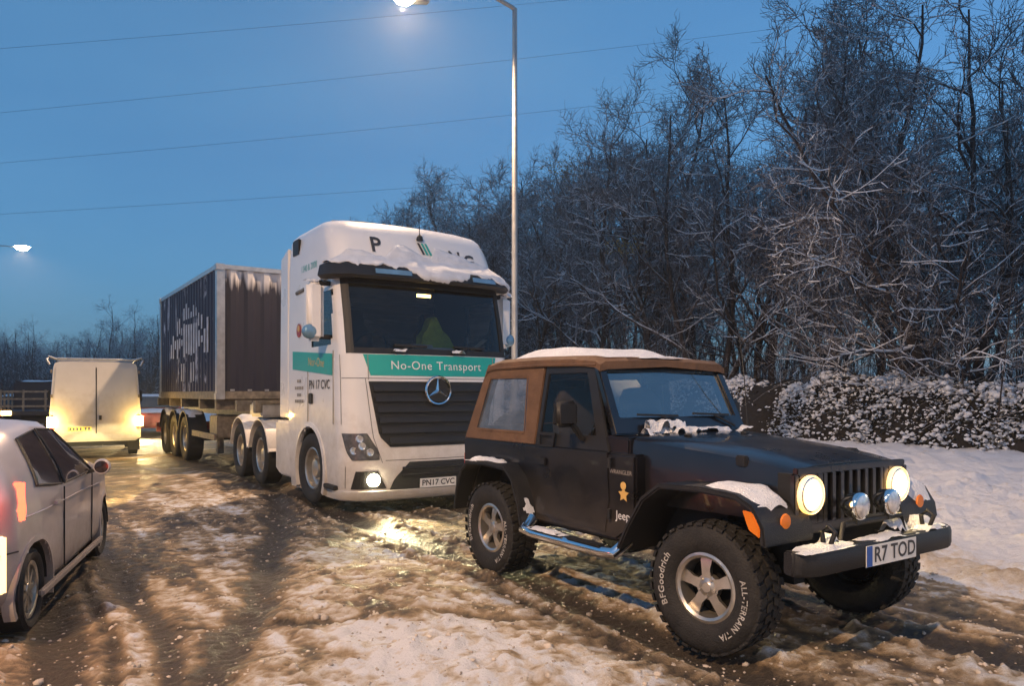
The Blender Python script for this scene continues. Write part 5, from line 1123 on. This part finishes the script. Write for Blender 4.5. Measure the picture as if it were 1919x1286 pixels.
# ---------------------------------------------------------------- cars further up the queue
def small_car(loc, yaw, mat, label, front):
    C = thing('queued_car', label, 'car', loc, yaw, 'cars queuing further up the road')
    prof = [(-2.0, .35), (-2.05, .8), (-1.85, .95), (-1.45, 1.38), (-.2, 1.45), (.5, 1.40), (1.1, .98), (1.95, .84), (2.05, .6), (2.0, .3)]
    MB().prism(prof, -.84, .84).build('body', mat, C, 40, .06)
    for s in (-1, 1):
        MB().prism([(-1.5, .98), (-1.3, 1.32), (.4, 1.34), (.9, 1.0)], *sorted((s*.842, s*.83))).build('side_window', 'carglass', C)
        for a in (-1.25, 1.3): wheel(C, (a, s*.78, .31), .31, .2, .2, 'truck', 'steel', False, s > 0)
        h = MB().lathe([(.001, .05), (.08, .03), (.10, -.02)], (2.03, s*.62, .68), 'x', 16).build('headlight', 'head_lit' if front else 'lens', C, 60)
        MB().box(-2.08, -2.02, *sorted((s*.55, s*.82)), .68, .86).build('tail_lamp', 'red' if front else 'red_lit', C, 40, .02)
        if front: lamp_spot('headlight_beam', h, (2.14, s*.62, .68), (1, 0, -.09), 900, (1, .72, .34), 60, .7)
    MB().add([(.56, -.7, 1.39), (.56, .7, 1.39), (1.08, .74, 1.0), (1.08, -.74, 1.0)], [(0, 1, 2, 3)]).build('windscreen', 'carglass', C).location = (.03, 0, .03)
    MB().add([(-1.5, -.68, 1.36), (-1.5, .68, 1.36), (-1.84, .72, .98), (-1.84, -.72, .98)], [(0, 1, 2, 3)]).build('back_window', 'carglass', C).location = (-.05, 0, .03)
    snowpad('snow', C, -1.5, .55, -.78, .78, lambda x, y: 1.42, .11, 91, 20, 16, .12, 5)
    snowpad('snow', C, 1.1, 2.0, -.75, .75, lambda x, y: .98-.15*(x-1.1), .06, 92, 14, 14, .2, 5)
    return C
small_car((-13.6, 28.5, 0), math.radians(-62), 'red', 'snow-roofed red car with lit headlights facing us between van and trailer', True)
small_car((-19.8, 30.5, 0), math.radians(118), 'navy', 'snow-roofed dark car in the queue at the far left edge', False)
def build_flatbed():
    F = thing('flatbed_lorry', 'small flatbed lorry with a metal side frame and amber lamps left of the van', 'lorry', (-16.3, 25.5, 0), math.radians(118))
    MB().box(0, 3.4, -.98, .98, .78, .94).build('bed', 'navy', F, 40, .02)
    for s in (-1, 1):
        for x in (0.05, 1.1, 2.2, 3.3): MB().box(x-.03, x+.03, *sorted((s*.94, s*1.0)), .94, 1.62).build('stake', 'dull_steel', F)
        for z in (1.1, 1.35, 1.6): MB().box(0, 3.35, *sorted((s*1.002, s*1.03)), z-.03, z+.03).build('side_rail', 'dull_steel', F)
        for a in (.7, 4.2): wheel(F, (a, s*.82, .38), .38, .25, .22, 'truck', 'steel', False, s > 0)
        MB().box(-.05, .0, *sorted((s*.66, s*.95)), .80, .95).build('tail_lamp', 'amber_lit', F, 40, .01)
    for z in (1.1, 1.35, 1.6): MB().box(-.03, .0, -1, 1, z-.03, z+.03).build('tail_rail', 'dull_steel', F)
    for y in (-.95, -.32, .32, .95): MB().box(-.028, .03, y-.03, y+.03, .94, 1.66).build('stake', 'dull_steel', F)
    MB().prism([(3.5, .45), (3.5, 2.0), (4.4, 2.0), (4.9, 1.3), (5.0, .45)], -.95, .95).build('cab', 'navy', F, 40, .06)
    MB().box(.2, 4.6, -.4, .4, .5, .78).build('chassis', 'dark', F)
    snowpad('snow', F, 3.5, 4.4, -.9, .9, lambda x, y: 1.98, .08, 95, 14, 14, .15, 5)
build_flatbed()
# ---------------------------------------------------------------- thin damp winter air round the whole place
hz = bpy.data.materials.new('haze_air'); hz.use_nodes = True; hn = hz.node_tree; hn.nodes.remove(hn.nodes['Principled BSDF'])
pv = hn.nodes.new('ShaderNodeVolumePrincipled'); pv.inputs['Color'].default_value = (.86, .9, .95, 1); pv.inputs['Density'].default_value = .0011; pv.inputs['Anisotropy'].default_value = .5
hn.links.new(pv.outputs[0], hn.nodes['Material Output'].inputs['Volume'])
hb = MB().box(-1900, 1900, -1900, 1900, -1.5, 47).build('haze', hz, None); hb['kind'] = 'stuff'; hb['label'] = 'thin damp haze hanging over the snowy road'; hb['category'] = 'haze'
scene.cycles.volume_bounces = 0
